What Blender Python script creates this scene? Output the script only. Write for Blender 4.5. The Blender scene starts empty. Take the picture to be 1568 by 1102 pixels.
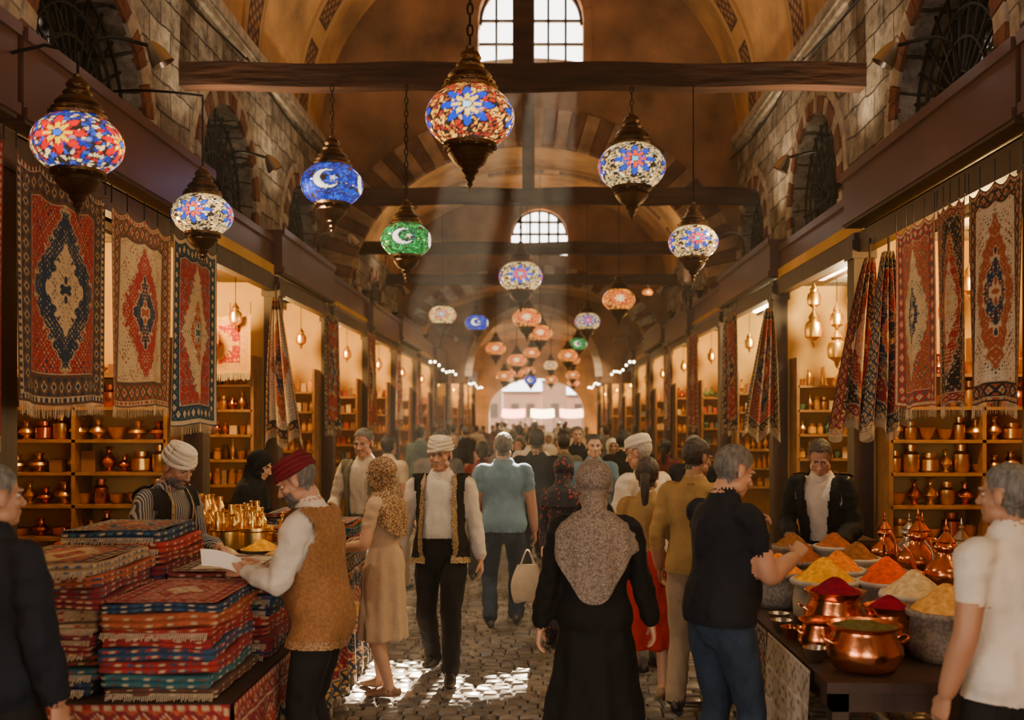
import bpy, math, random
import numpy as np
from math import pi, sin, cos
from mathutils import Vector, Matrix, noise
from mathutils.kdtree import KDTree
random.seed(7)
SC=bpy.context.scene; COL=SC.collection

# ---------------------------------------------------------------- materials
def lin(c): return (c[0],c[1],c[2],1)
def base(name):
    m=bpy.data.materials.new(name); m.use_nodes=True
    nt=m.node_tree; b=nt.nodes['Principled BSDF']; return m,nt,b
def add_bump(nt,b,scale,strength,dist=.01,stretch=None,kind='noise'):
    tc=nt.nodes.new('ShaderNodeTexCoord'); mp=nt.nodes.new('ShaderNodeMapping')
    nt.links.new(tc.outputs['Object'],mp.inputs['Vector'])
    if stretch: mp.inputs['Scale'].default_value=stretch
    n=nt.nodes.new('ShaderNodeTexNoise'); n.inputs['Scale'].default_value=scale; n.inputs['Detail'].default_value=4
    nt.links.new(mp.outputs[0],n.inputs['Vector'])
    bp=nt.nodes.new('ShaderNodeBump'); bp.inputs['Strength'].default_value=strength; bp.inputs['Distance'].default_value=dist
    nt.links.new(n.outputs['Fac'],bp.inputs['Height']); nt.links.new(bp.outputs[0],b.inputs['Normal'])
    return n
def mat(name,col,rough=.7,metal=0,bump=0,bscale=30,var=0,vscale=4,emit=0,stretch=None,ecol=None,spec=None,dist=.01):
    m,nt,b=base(name)
    b.inputs['Base Color'].default_value=lin(col); b.inputs['Roughness'].default_value=rough; b.inputs['Metallic'].default_value=metal
    if spec is not None: b.inputs['Specular IOR Level'].default_value=spec
    if bump: add_bump(nt,b,bscale,bump,dist,stretch)
    if var:
        tc=nt.nodes.new('ShaderNodeTexCoord'); n=nt.nodes.new('ShaderNodeTexNoise'); n.inputs['Scale'].default_value=vscale; n.inputs['Detail'].default_value=6
        mp=nt.nodes.new('ShaderNodeMapping'); nt.links.new(tc.outputs['Object'],mp.inputs[0]); nt.links.new(mp.outputs[0],n.inputs['Vector'])
        if stretch: mp.inputs['Scale'].default_value=stretch
        r=nt.nodes.new('ShaderNodeValToRGB'); e=r.color_ramp.elements
        e[0].position=.3; e[1].position=.7
        e[0].color=lin([c*(1-var) for c in col]); e[1].color=lin([min(1,c*(1+var)) for c in col])
        nt.links.new(n.outputs['Fac'],r.inputs[0]); nt.links.new(r.outputs[0],b.inputs['Base Color'])
    if emit:
        b.inputs['Emission Color'].default_value=lin(ecol or col); b.inputs['Emission Strength'].default_value=emit
    return m
def mat_attr(name,rough=.8,emit=0,bump=0,bscale=200,coat=0,metal=0,sheen=0):
    m,nt,b=base(name)
    a=nt.nodes.new('ShaderNodeVertexColor'); a.layer_name='Col'
    nt.links.new(a.outputs[0],b.inputs['Base Color']); b.inputs['Roughness'].default_value=rough
    b.inputs['Metallic'].default_value=metal
    if coat: b.inputs['Coat Weight'].default_value=coat
    if bump: add_bump(nt,b,bscale,bump,.004)
    if emit: nt.links.new(a.outputs[0],b.inputs['Emission Color']); b.inputs['Emission Strength'].default_value=emit
    return m
def mat_pat(name,c1,c2,scale,thr=.5,rough=.8,kind='noise',c3=None,bump=.3):
    m,nt,b=base(name); b.inputs['Roughness'].default_value=rough
    tc=nt.nodes.new('ShaderNodeTexCoord')
    if kind=='noise':
        n=nt.nodes.new('ShaderNodeTexNoise'); n.inputs['Detail'].default_value=2; out='Fac'
    elif kind=='wave':
        n=nt.nodes.new('ShaderNodeTexWave'); n.inputs['Distortion'].default_value=.6; out='Fac'
    else:
        n=nt.nodes.new('ShaderNodeTexVoronoi'); out='Distance'
    n.inputs['Scale'].default_value=scale
    nt.links.new(tc.outputs['Object'],n.inputs['Vector'])
    r=nt.nodes.new('ShaderNodeValToRGB'); e=r.color_ramp.elements
    e[0].position=thr-.03; e[1].position=thr+.03; e[0].color=lin(c1); e[1].color=lin(c2)
    if c3:
        x=e.new(thr+.13); x.color=lin(c3)
    nt.links.new(n.outputs[out],r.inputs[0]); nt.links.new(r.outputs[0],b.inputs['Base Color'])
    if bump: add_bump(nt,b,60,bump,.004)
    return m
def mat_stone(name,axis,c1,c2,mort,bw=.55,bh=.28,bump=.6,ms=.012,nz=.5):
    m,nt,b=base(name); b.inputs['Roughness'].default_value=.9
    tc=nt.nodes.new('ShaderNodeTexCoord'); sp=nt.nodes.new('ShaderNodeSeparateXYZ'); cb=nt.nodes.new('ShaderNodeCombineXYZ')
    nt.links.new(tc.outputs['Object'],sp.inputs[0])
    nt.links.new(sp.outputs[axis],cb.inputs[0]); nt.links.new(sp.outputs[2],cb.inputs[1])
    n0=nt.nodes.new('ShaderNodeTexNoise'); n0.inputs['Scale'].default_value=3; n0.inputs['Detail'].default_value=4
    nt.links.new(tc.outputs['Object'],n0.inputs['Vector'])
    mx=nt.nodes.new('ShaderNodeMixRGB'); mx.blend_type='ADD'; mx.inputs[0].default_value=.10
    nt.links.new(cb.outputs[0],mx.inputs[1]); nt.links.new(n0.outputs['Color'],mx.inputs[2])
    br=nt.nodes.new('ShaderNodeTexBrick'); br.inputs['Scale'].default_value=1; br.inputs['Brick Width'].default_value=bw; br.inputs['Row Height'].default_value=bh
    br.inputs['Mortar Size'].default_value=ms; br.inputs['Mortar Smooth'].default_value=.4
    br.inputs['Color1'].default_value=lin(c1); br.inputs['Color2'].default_value=lin(c2); br.inputs['Mortar'].default_value=lin(mort)
    nt.links.new(mx.outputs[0],br.inputs['Vector'])
    n1=nt.nodes.new('ShaderNodeTexNoise'); n1.inputs['Scale'].default_value=5; n1.inputs['Detail'].default_value=10; n1.inputs['Roughness'].default_value=.72
    nt.links.new(tc.outputs['Object'],n1.inputs['Vector'])
    cr=nt.nodes.new('ShaderNodeValToRGB'); cr.color_ramp.elements[0].position=.32; cr.color_ramp.elements[1].position=.68; nt.links.new(n1.outputs['Fac'],cr.inputs[0])
    m2=nt.nodes.new('ShaderNodeMixRGB'); m2.blend_type='OVERLAY'; m2.inputs[0].default_value=nz
    nt.links.new(br.outputs['Color'],m2.inputs[1]); nt.links.new(cr.outputs[0],m2.inputs[2])
    nt.links.new(m2.outputs[0],b.inputs['Base Color'])
    ma=nt.nodes.new('ShaderNodeMath'); ma.operation='MULTIPLY_ADD'; ma.inputs[1].default_value=-1.2
    nt.links.new(br.outputs['Fac'],ma.inputs[0]); nt.links.new(n1.outputs['Fac'],ma.inputs[2])
    bp=nt.nodes.new('ShaderNodeBump'); bp.inputs['Strength'].default_value=bump; bp.inputs['Distance'].default_value=.04
    nt.links.new(ma.outputs[0],bp.inputs['Height']); nt.links.new(bp.outputs[0],b.inputs['Normal'])
    return m

# ---------------------------------------------------------------- mesh helpers
def xf(v,M):
    A=np.array(M); return v@A[:3,:3].T+A[:3,3]
class MB:
    def __init__(s): s.v=[];s.f=[];s.m=[];s.c=[];s.n=0
    def add(s,vf,m=0,col=(1,1,1),M=None):
        v,f=vf[0],vf[1]; v=np.asarray(v,float).reshape(-1,3)
        if M is not None: v=xf(v,M)
        o=s.n; s.v.append(v); s.f.extend([tuple(i+o for i in q) for q in f])
        if isinstance(m,(int,np.integer)): s.m.extend([m]*len(f))
        else: s.m.extend(list(m))
        c=np.empty((len(v),3)); c[:]=col; s.c.append(c); s.n+=len(v)
    def obj(s,name,mats,smooth=True,loc=None,rot=0,scale=None,sharp=40):
        me=bpy.data.meshes.new(name)
        V=np.vstack(s.v)
        me.from_pydata(V.tolist(),[],s.f)
        for m in mats: me.materials.append(m)
        me.polygons.foreach_set('material_index',np.array(s.m,dtype=np.int32))
        ca=me.color_attributes.new('Col','FLOAT_COLOR','POINT')
        C=np.ones((len(V),4),dtype=np.float32); C[:,:3]=np.clip(np.vstack(s.c),0,1)
        ca.data.foreach_set('color',C.ravel())
        me.polygons.foreach_set('use_smooth',[smooth]*len(s.f))
        me.update()
        if smooth and sharp: me.set_sharp_from_angle(angle=math.radians(sharp))
        o=bpy.data.objects.new(name,me); COL.objects.link(o)
        if loc is not None: o.location=loc
        if rot: o.rotation_euler=(0,0,rot)
        if scale: o.scale=(scale,)*3
        return o
HF=[(0,1,2,3),(7,6,5,4),(0,4,5,1),(1,5,6,2),(2,6,7,3),(3,7,4,0)]
def box(x0,x1,y0,y1,z0,z1):
    return [(x0,y0,z0),(x0,y1,z0),(x1,y1,z0),(x1,y0,z0),(x0,y0,z1),(x0,y1,z1),(x1,y1,z1),(x1,y0,z1)],HF
def grid(nu,nv,fn):
    u,v=np.meshgrid(np.linspace(0,1,nu),np.linspace(0,1,nv)); P=fn(u.ravel(),v.ravel())
    idx=np.arange(nu*nv).reshape(nv,nu)
    f=np.stack([idx[:-1,:-1],idx[:-1,1:],idx[1:,1:],idx[1:,:-1]],-1).reshape(-1,4)
    return np.stack(P,-1),[tuple(q) for q in f.tolist()]
def lathe(prof,n=24,c=(0,0,0),sy=1):
    v=[];f=[]
    for r,z in prof:
        for i in range(n):
            a=2*pi*i/n; v.append((c[0]+max(r,.0004)*cos(a),c[1]+sy*max(r,.0004)*sin(a),c[2]+z))
    for j in range(len(prof)-1):
        for i in range(n):
            k=(i+1)%n; f.append((j*n+i,j*n+k,(j+1)*n+k,(j+1)*n+i))
    f.append(tuple(range(n))[::-1]); f.append(tuple((len(prof)-1)*n+i for i in range(n)))
    return v,f
def ell(c,r,n=14,m=9):
    v,f=lathe([(sin(pi*j/m),-cos(pi*j/m)) for j in range(m+1)],n); return np.array(v)*np.array(r)+np.array(c),f
def catm(P,ts):
    P=np.array(P,float); n=len(P); out=[]
    for t in ts:
        i=min(int(t),n-2); u=t-i
        p1,p2=P[i],P[i+1]; p0=P[i-1] if i>0 else 2*p1-p2; p3=P[i+2] if i+2<n else 2*p2-p1
        out.append(.5*((2*p1)+(-p0+p2)*u+(2*p0-5*p1+4*p2-p3)*u*u+(-p0+3*p1-3*p2+p3)*u**3))
    return np.array(out)
def loft(ctrl,labels=None,step=.02,n=14,lat=None,fold=None,rnd=True):
    C=np.array([c[:5] for c in ctrl],float); m=len(C)
    ts=[]
    for i in range(m-1):
        k=max(1,int(np.linalg.norm(C[i+1,:3]-C[i,:3])/step))
        ts+= [i+j/k for j in range(k)]
    ts.append(m-1); R=catm(C,ts); R[:,3:]=np.maximum(R[:,3:],.002)
    lab=[(labels[min(int(t+1e-6),m-1)] if labels else 0) for t in ts]
    T=np.gradient(R[:,:3],axis=0); T/=np.maximum(np.linalg.norm(T,axis=1,keepdims=True),1e-9)
    if rnd:
        def cap(r,t,s):
            o=[]
            for k,(d,q) in enumerate([(.35,.9),(.6,.66),(.75,.3)]):
                x=r.copy(); x[:3]+=s*t*min(r[3],r[4])*d*1.1; x[3:]*=q; o.append(x)
            return o
        a=cap(R[0],T[0],-1)[::-1]; b=cap(R[-1],T[-1],1)
        R=np.vstack([a,R,b]); T=np.vstack([[T[0]]*3,T,[T[-1]]*3]); lab=[lab[0]]*3+lab+[lab[-1]]*3
    prev=np.array(lat if lat is not None else ((1,0,0) if abs(T[0][0])<.8 else (0,1,0)),float)
    V=[];th=np.arange(n)*2*pi/n
    N=len(R)
    for i in range(N):
        l=prev-T[i]*prev.dot(T[i]); l/=max(np.linalg.norm(l),1e-9)
        if lat is None: prev=l
        b=np.cross(T[i],l)
        k=1 if fold is None else fold(th,i/(N-1))
        V.append(R[i,:3]+np.outer(R[i,3]*np.cos(th)*k,l)+np.outer(R[i,4]*np.sin(th)*k,b))
    V=np.vstack(V); F=[]
    for j in range(N-1):
        for i in range(n):
            k=(i+1)%n; F.append((j*n+i,j*n+k,(j+1)*n+k,(j+1)*n+i))
    F.append(tuple(range(n))[::-1]); F.append(tuple((N-1)*n+i for i in range(n)))
    return V,F,np.repeat(lab,n)
def tube(pts,r,n=8,step=.05):
    rr=r if isinstance(r,(list,tuple)) else [r]*len(pts)
    return loft([(*p,q,q) for p,q in zip(pts,rr)],None,step,n,rnd=False)[:2]
def join(parts):
    V=[];F=[];L=[];o=0
    for p in parts:
        v=np.asarray(p[0],float).reshape(-1,3); V.append(v); F.extend([tuple(i+o for i in q) for q in p[1]])
        L.append(p[2] if len(p)>2 else np.zeros(len(v),int)); o+=len(v)
    return np.vstack(V),F,np.concatenate(L)
def remesh(parts,vox,it=3,fac=.5):
    V,F,L=join(parts)
    me=bpy.data.meshes.new('t'); me.from_pydata(V.tolist(),[],F); ob=bpy.data.objects.new('t',me); COL.objects.link(ob)
    md=ob.modifiers.new('r','REMESH'); md.mode='VOXEL'; md.voxel_size=vox
    if it:
        s=ob.modifiers.new('s','SMOOTH'); s.factor=fac; s.iterations=it
    dg=bpy.context.evaluated_depsgraph_get(); dg.update()
    m2=bpy.data.meshes.new_from_object(ob.evaluated_get(dg))
    n=len(m2.vertices); v=np.empty(n*3); m2.vertices.foreach_get('co',v); v=v.reshape(-1,3)
    nn=np.empty(n*3); m2.vertices.foreach_get('normal',nn); nn=nn.reshape(-1,3)
    f=[tuple(p.vertices) for p in m2.polygons]
    kd=KDTree(len(V))
    for i,p in enumerate(V.tolist()): kd.insert(p,i)
    kd.balance()
    lab=np.array([L[kd.find(p)[1]] for p in v.tolist()])
    bpy.data.objects.remove(ob); bpy.data.meshes.remove(me); bpy.data.meshes.remove(m2)
    return v,f,nn,lab

# ---------------------------------------------------------------- palette
RED=(.28,.014,.010);CRIM=(.16,.008,.014);NAVY=(.008,.022,.055);CREAM=(.50,.36,.20);GOLD=(.48,.25,.06);BLK=(.012,.008,.008);RUST=(.30,.06,.018);TEAL=(.015,.09,.11);BRN=(.08,.035,.015);WHT=(.55,.46,.34)
def rug_color(U,V,w,h,pal,seed=0,k=1.):
    F,M1,M2,B,C,A=[np.array(c) for c in pal]
    out=np.empty(U.shape+(3,)); out[:]=F
    x=np.abs(U-w/2); y=np.abs(V-h/2)
    def orn(x,y,kk,s,n=5):
        q=np.random.default_rng(seed*10+s); g=0
        for i in range(n):
            a,b=q.uniform(.5,1.,2)*kk*k; p=q.uniform(0,6.28,2); g=g+np.sin(a*x+p[0])*np.cos(b*y+p[1])
        return g/np.sqrt(n)*1.4
    g=orn(x,y,230,1); g2=orn(x,y,150,2); g3=orn(x,y,240,3)
    C2=C*.8
    out[g2>1.0]=A; out[g>.95]=C2; out[g<-1.15]=B
    mw,mh=w*.29,h*.35
    a=x/mw+y/mh+.09*np.sin(y*75*k)*np.cos(x*60*k)
    def lay(mask,c): out[mask]=c
    lay(a<1.10,C2); lay(a<1.05,M1); lay((a<1.05)&(g3>.85),C2); lay((a<1.05)&(g3<-1.0),A)
    lay(a<.60,C); lay(a<.55,M2); lay((a<.55)&(g>.8),C2); lay((a<.55)&(g<-.9),M1); lay(a<.22,C); lay(a<.15,A)
    cx=(w/2-x)/(w*.29)+(h/2-y)/(h*.26)+.05*np.sin(y*80*k)
    lay(cx<1.02,C2); lay(cx<.97,M1); lay((cx<.97)&(g2>.8),C2); lay((cx<.97)&(g2<-.9),A)
    d=np.minimum(w/2-x,h/2-y); t=np.where(w/2-x<h/2-y,y,x)
    bw=min(w,h)*.15; f=d/bw
    lay(f<1.1,C2); lay(f<1.05,B)
    s=np.sin(t*2*pi/.04*k); ph=(f-.62)/.28
    lay((f<1.0)&(f>.3),B)
    q=(np.abs(ph)+np.abs((t*k/.075)%1-.5)*2*1.1)
    lay((f<.92)&(f>.3)&(q<.75),C2); lay((f<.92)&(f>.3)&(q<.48),M1); lay((f<.92)&(f>.3)&(q<.2),A)
    lay((f<.92)&(f>.32)&(q>1.5),A)
    lay(f<.28,C2); lay((f<.24)&(f>.1)&(s>0),M1); lay(f<.08,B)
    return out*np.random.default_rng(seed).uniform(.8,1.12,U.shape)[...,None]
PALS=[(NAVY,RED,NAVY,RUST,CREAM,RED),(CREAM,RED,NAVY,BRN,CREAM,RUST),(RED,CREAM,RUST,NAVY,WHT,TEAL),(RED,NAVY,RED,BLK,CREAM,GOLD),(BLK,RED,CREAM,CRIM,CREAM,GOLD),(WHT,RUST,NAVY,BLK,CREAM,RUST),(RUST,CREAM,NAVY,RED,CREAM,TEAL),(CRIM,NAVY,RUST,NAVY,CREAM,GOLD),(RED,NAVY,CREAM,BRN,CREAM,NAVY)]
M_rug=mat_attr('rug_wool',.95,bump=.5,bscale=260)
M_att=mat_attr('painted_surface',.85,bump=.3,bscale=25)
def hanging_rug(name,P0,U,W,Hh,pal,seed,res=.009,wave=.02,nrm=(1,0,0)):
    P0=np.array(P0);U=np.array(U,float);N=np.array(nrm,float)
    nu,nv=int(W/res),int(Hh/res)
    def fn(u,v):
        sag=-.035*np.sin(pi*((u*4)%1))*(1-v)**4
        off=wave*(np.sin(u*9+seed)*(.3+v)+.5*np.sin(u*21+seed*2+v*2)*v)
        p=P0[None]+np.outer(u*W,U)+np.outer(off,N); p[:,2]+=-v*Hh+sag+.012*np.sin(u*7+seed)*v
        return p[:,0],p[:,1],p[:,2]
    g=grid(nu,nv,fn); u,v=np.meshgrid(np.linspace(0,W,nu),np.linspace(0,Hh,nv))
    mb=MB(); mb.add(g,0,rug_color(u.ravel(),v.ravel(),W,Hh,pal,seed))
    bot=g[0][-nu:]
    V=[];F=[];k=0
    for i in range(0,nu-1):
        p=bot[i]; q=p+U*res*.55; L=.055+random.random()*.02; j=U*random.uniform(-.008,.008)+N*random.uniform(-.01,.01)
        V+=[p,q,q+j+[0,0,-L],p+j+[0,0,-L]]; F.append((k,k+1,k+2,k+3)); k+=4
    mb.add((V,F),0,(.5,.4,.26))
    for i in range(5):
        p=g[0][int(i*(nu-1)/4)]; mb.add(tube([p,p+np.array([0,0,.12])],.004,5),1)
    return mb.obj(name,[M_rug,M_black])
def draped_rug(name,top,wid,Hh,pal,seed,U=(1,0,0),shift=0):
    U=np.array(U,float);N=np.cross(U,[0,0,1]);W=.8
    nu,nv=90,int(Hh/.010)
    def fn(u,v):
        w=.07+(wid-.07)*v**.8
        a=(u-.5)*w+shift*v; off=(.035+.03*v)*np.sin(u*pi*7+seed)+.02*np.sin(v*5+seed)
        z=-v*Hh+.06*np.sin(u*pi*3.5+seed)*v
        p=np.array(top)[None]+np.outer(a,U)+np.outer(off,N); p[:,2]+=z
        return p[:,0],p[:,1],p[:,2]
    g=grid(nu,nv,fn); u,v=np.meshgrid(np.linspace(0,W,nu),np.linspace(0,Hh,nv))
    mb=MB(); mb.add(g,0,rug_color(u.ravel(),v.ravel(),W,Hh,pal,seed))
    bot=g[0][-nu:];V=[];F=[];k=0
    for i in range(nu-1):
        p,q=bot[i],bot[i]*.4+bot[i+1]*.6
        V+=[p,q,q+[0,0,-.06],p+[0,0,-.06]];F.append((k,k+1,k+2,k+3));k+=4
    mb.add((V,F),0,(.45,.35,.24)); mb.add(tube([top,(top[0],top[1],top[2]+.15)],.01,6),1)
    return mb.obj(name,[M_rug,M_black])

M_black=mat('black_iron',(.012,.011,.011),.5,.6)
M_iron=mat('wrought_iron',(.010,.009,.008),.6,.3)
M_wood=mat('dark_beam_wood',(.055,.021,.010),.7,0,.8,12,.6,9,stretch=(.15,1,1),dist=.02)
M_woodv=mat('dark_wood',(.038,.016,.008),.55,0,.4,14,.4,8,stretch=(1,1,.15))
M_shelf=mat('shelf_wood',(.26,.12,.035),.5,0,.2,14,.3,8)
M_brass=mat('brass',(.95,.60,.15),.30,1,.2,18)
M_dbrass=mat('aged_bronze',(.12,.065,.03),.36,1,.5,60)
M_copper=mat('copper',(.80,.27,.10),.22,1,.25,14,.25,8)
M_silver=mat('tinned_metal',(.5,.47,.42),.3,1,.2,20)
M_canopy=mat('canopy_metal',(.105,.046,.036),.34,.2,.15,3,.2,1.5)
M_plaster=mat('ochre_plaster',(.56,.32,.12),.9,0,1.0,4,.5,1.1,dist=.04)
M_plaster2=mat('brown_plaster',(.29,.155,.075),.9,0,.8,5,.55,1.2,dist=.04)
M_shopwall=mat('shop_wall',(.60,.36,.085),.8,0,.2,8,.2,2)
M_stoneY=mat_stone('stone_wall_side',1,(.42,.38,.33),(.18,.15,.125),(.06,.05,.04),.5,.26,1.0,nz=.85)
M_stoneX=mat_stone('stone_wall_cross',0,(.34,.22,.13),(.22,.13,.075),(.10,.06,.04))
M_sv=mat('voussoir_stone',(.40,.35,.29),.9,0,.9,9,.4,7,dist=.03)
M_bv=mat('voussoir_brick',(.17,.065,.035),.9,0,.9,14,.4,9,dist=.03)
M_glass=mat('dark_window_glass',(.012,.02,.026),.10,0,.3,6,spec=.7)
M_lamp=mat('lamp_glow',(1,.8,.5),.5,emit=20,ecol=(1,.74,.38))
M_bulb=mat('bulb_glow',(1,.9,.7),.5,emit=18,ecol=(1,.82,.55))
M_grout=mat('floor_grout',(.035,.027,.021),.9,0,.6,20,.3,5)
M_stonefl=mat_attr('cobble_stone',.32,bump=.5,bscale=22)
LX,RX=-3.4,3.1; CX=-.15

# ---------------------------------------------------------------- shell
def hexa(mb,mf,s0,s1,za0,zb0,za1,zb1,d0,d1,m=0):
    P=[mf(s0,za0,d0),mf(s0,za0,d1),mf(s1,za1,d1),mf(s1,za1,d0),mf(s0,zb0,d0),mf(s0,zb0,d1),mf(s1,zb1,d1),mf(s1,zb1,d0)]
    mb.add((P,HF),m)
def holed_wall(mb,mf,s0,s1,z0,ztop,holes,d0,d1,m=0,step=.12):
    xs={s0,s1}
    for h in holes: xs|={max(s0,h[0]),min(s1,h[1])}
    xs=sorted(xs); ss=[]
    for a,b in zip(xs[:-1],xs[1:]):
        curved=any(h[0]<(a+b)/2<h[1] for h in holes) or callable(ztop)
        k=max(1,int((b-a)/step)) if curved else 1
        if any(h[0]<(a+b)/2<h[1] for h in holes):
            ss+=[a+(b-a)*(1-cos(pi*i/k))/2 for i in range(k)]
        else: ss+=[a+(b-a)*i/k for i in range(k)]
    ss.append(s1); zt=ztop if callable(ztop) else (lambda s:ztop)
    for a,b in zip(ss[:-1],ss[1:]):
        mid=(a+b)/2; act=sorted([h for h in holes if h[0]<mid<h[1]],key=lambda h:h[2](mid))
        ca,cb=z0,z0
        for h in act:
            ba,bb=h[2](a),h[2](b)
            if ba>ca+1e-4 or bb>cb+1e-4: hexa(mb,mf,a,b,ca,ba,cb,bb,d0,d1,m)
            ca,cb=h[3](a),h[3](b)
        hexa(mb,mf,a,b,ca,zt(a),cb,zt(b),d0,d1,m)
def archhole(c,hw,z0,zs,rz=None):
    rz=rz or hw
    return (c-hw,c+hw,lambda s:z0,lambda s:zs+rz*math.sqrt(max(0,1-((s-c)/hw)**2)))
def ring_blocks(mb,mf,cx,cz,rx,rz,th,d0,d1,n,ms,a0=0,a1=pi):
    for i in range(n):
        a=a0+(a1-a0)*(i+.03)/n; b=a0+(a1-a0)*(i+.97)/n
        j=random.uniform(-.008,.008)
        def P(t,r,d): return mf(cx+(rx+r)*cos(t),cz+(rz+r)*sin(t),d)
        mb.add(([P(a,0,d0),P(a,0,d1+j),P(b,0,d1+j),P(b,0,d0),P(a,th,d0),P(a,th,d1+j),P(b,th,d1+j),P(b,th,d0)],HF),ms[i%len(ms)])
WZ0,WZS,WR=3.8,4.3,.95
SHOPS={-1:[1.6,5.2,8.3,10.7,13.5,16.6,19.8,23.2,27,31.5,37,44],1:[1.6,5.2,8.2,11.0,14.2,17.2,20.4,23.8,27.4,32,37.5,44]}
for side,X,wins,nm in ((-1,LX,[4.2,7.6,10.9,14.2],'left'),(1,RX,[4.2,7.65,11.2,14.4],'right')):
    mf=lambda s,z,d,X=X,side=side:(X+side*d,s,z)
    wi=[archhole(c,WR if c<14 else .85,WZ0,WZS) for c in wins]
    mb=MB(); holed_wall(mb,mf,-4,15.5,3.3,6.2,wi,0,.45)
    holed_wall(mb,mf,15.5,47,3.3,5.3,[archhole(c,.8,3.8,4.0,.75) for c in (17.6,20.6)],0,.45)
    mb.obj('wall_'+nm,[M_stoneY],smooth=False)
    for i,c in enumerate(wins+[17.6,20.6]):
        R=WR if c<14 else (.85 if c<15.5 else .8); zs=WZS if c<15.5 else 4.0; rz=R if c<15.5 else .75
        mb=MB()
        ring_blocks(mb,mf,c,zs,R,rz,.17,.02,-.035,23,[0,1,1])
        if c<15.5: ring_blocks(mb,mf,c,zs,R+.175,rz+.175,.12,.02,-.015,17,[0])
        for z in np.arange(3.75,zs,.14):
            for s in (-1,1): mb.add(box(*(sorted((X+side*.02,X-side*.03))),*sorted((c+s*R,c+s*(R+.17))),z,z+.13),int(z*10)%2)
        dd=.3
        mb.add((np.array([mf(c-R,3.6,dd),mf(c+R,3.6,dd),mf(c+R,zs+rz,dd),mf(c-R,zs+rz,dd)]),[(0,1,2,3)]),2)
        G=.14
        for k in range(1,12):
            a=pi*k/12; mb.add(tube([mf(c+.22*cos(a),zs+.22*sin(a),G),mf(c+R*cos(a),zs+rz*sin(a),G)],.014,5,.3),3)
        for r in (.22,.48,.72,.93):
            mb.add(tube([mf(c+r*R*cos(a),zs+r*rz*sin(a),G) for a in np.linspace(0,pi,17)],.015,5,.2),3)
        for k in range(8):
            a=pi*(k+.5)/8; mb.add(tube([mf(c+.6*R*cos(a)+.11*cos(t),zs+.6*rz*sin(a)+.11*sin(t),G) for t in np.linspace(0,2*pi,9)],.009,4,.2),3)
        for k in range(-4,5): mb.add(tube([mf(c+k*R/4.5,3.7,G),mf(c+k*R/4.5,zs,G)],.012,5,.5),3)
        mb.add(tube([mf(c-R,zs,G),mf(c+R,zs,G)],.016,5,.5),3)
        mb.obj('arched_window_grille',[M_sv,M_bv,M_glass,M_iron])
def vault(name,y0,y1,zs,rx,rz,m,n=48):
    mb=MB()
    def fn(u,v):
        a=pi*(1-u); return CX+rx*np.cos(a),y0+(y1-y0)*v,zs+rz*np.sin(a)
    mb.add(grid(n,10,fn)); 
    v,f=grid(n,2,lambda u,v:(CX+(rx+.3)*np.cos(pi*(1-u)),y0+(y1-y0)*v,zs+(rz+.3)*np.sin(pi*(1-u)))); mb.add((v,f))
    return mb.obj(name,[m])
vault('ceiling_vault_near',-4,15.6,6.15,3.25,3.25,M_plaster)
vault('ceiling_vault_middle',15.9,24.2,5.25,3.25,2.05,M_plaster)
vault('ceiling_vault_far',24.5,47,4.3,3.25,1.3,M_plaster)
mfx=lambda s,z,d:(s,d,z)
def vt(zs,rz): return lambda s: zs+(rz+.15)*math.sqrt(max(0,1-((s-CX)/3.3)**2))
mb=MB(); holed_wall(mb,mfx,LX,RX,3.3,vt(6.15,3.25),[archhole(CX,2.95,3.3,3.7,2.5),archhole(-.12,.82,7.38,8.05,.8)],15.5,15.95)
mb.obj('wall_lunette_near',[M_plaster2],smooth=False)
mb=MB(); ring_blocks(mb,mfx,CX,3.7,2.8,2.4,.55,15.6,15.42,46,[0,1]); ring_blocks(mb,mfx,-.12,8.05,.82,.8,.13,15.6,15.46,16,[2]) 
for s in (-1,1): mb.add(box(*sorted((-.12+s*.82,-.12+s*.95)),15.46,15.6,7.3,8.05),2)
mb.add(box(-1.1,.86,15.44,15.6,7.22,7.36),2)
mb.obj('striped_arch',[mat('arch_cream',(.36,.23,.13),.9,0,.8,8,.4),mat('arch_brown',(.16,.08,.045),.9,0,.8,8,.4),M_plaster2],smooth=False)
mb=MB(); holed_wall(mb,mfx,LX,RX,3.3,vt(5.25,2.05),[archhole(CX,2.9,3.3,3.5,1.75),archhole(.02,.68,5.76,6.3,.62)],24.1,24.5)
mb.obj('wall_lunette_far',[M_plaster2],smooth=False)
mb=MB(); ring_blocks(mb,mfx,CX,3.5,2.8,1.65,.40,24.2,24.04,36,[0,1]); mb.obj('striped_arch',[M_sv,M_bv],smooth=False)
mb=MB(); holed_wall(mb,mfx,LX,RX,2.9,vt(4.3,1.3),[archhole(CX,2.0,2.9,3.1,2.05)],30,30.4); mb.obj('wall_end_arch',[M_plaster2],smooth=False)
mb=MB(); ring_blocks(mb,mfx,CX,3.1,1.85,1.95,.22,30.1,29.95,30,[0]); mb.obj('end_arch_rim',[mat('white_rim',(.6,.45,.3),.8)],smooth=False)
mb=MB(); holed_wall(mb,mfx,LX,RX,0,vt(4.3,1.3),[archhole(-.1,2.2,0,2.2,1.5)],46.4,46.9); mb.obj('wall_far_gate',[M_plaster],smooth=False)
mb=MB()
for k,(x0,x1,h) in enumerate([(-6,-2.1,4.4),(-2.1,.2,3.3),(.2,1.6,3.9),(1.6,6,3.1)]):
    y=57+k%2; mb.add(box(x0,x1,y,y+.6,0,h),k%2*2); mb.add(box(x0-.05,x1+.05,y-.12,y+.6,h,h+.12),1)
    for x in np.arange(x0+.5,x1-.3,.9): mb.add(box(x,x+.45,y-.03,y,1.9,2.7),1)
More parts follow.
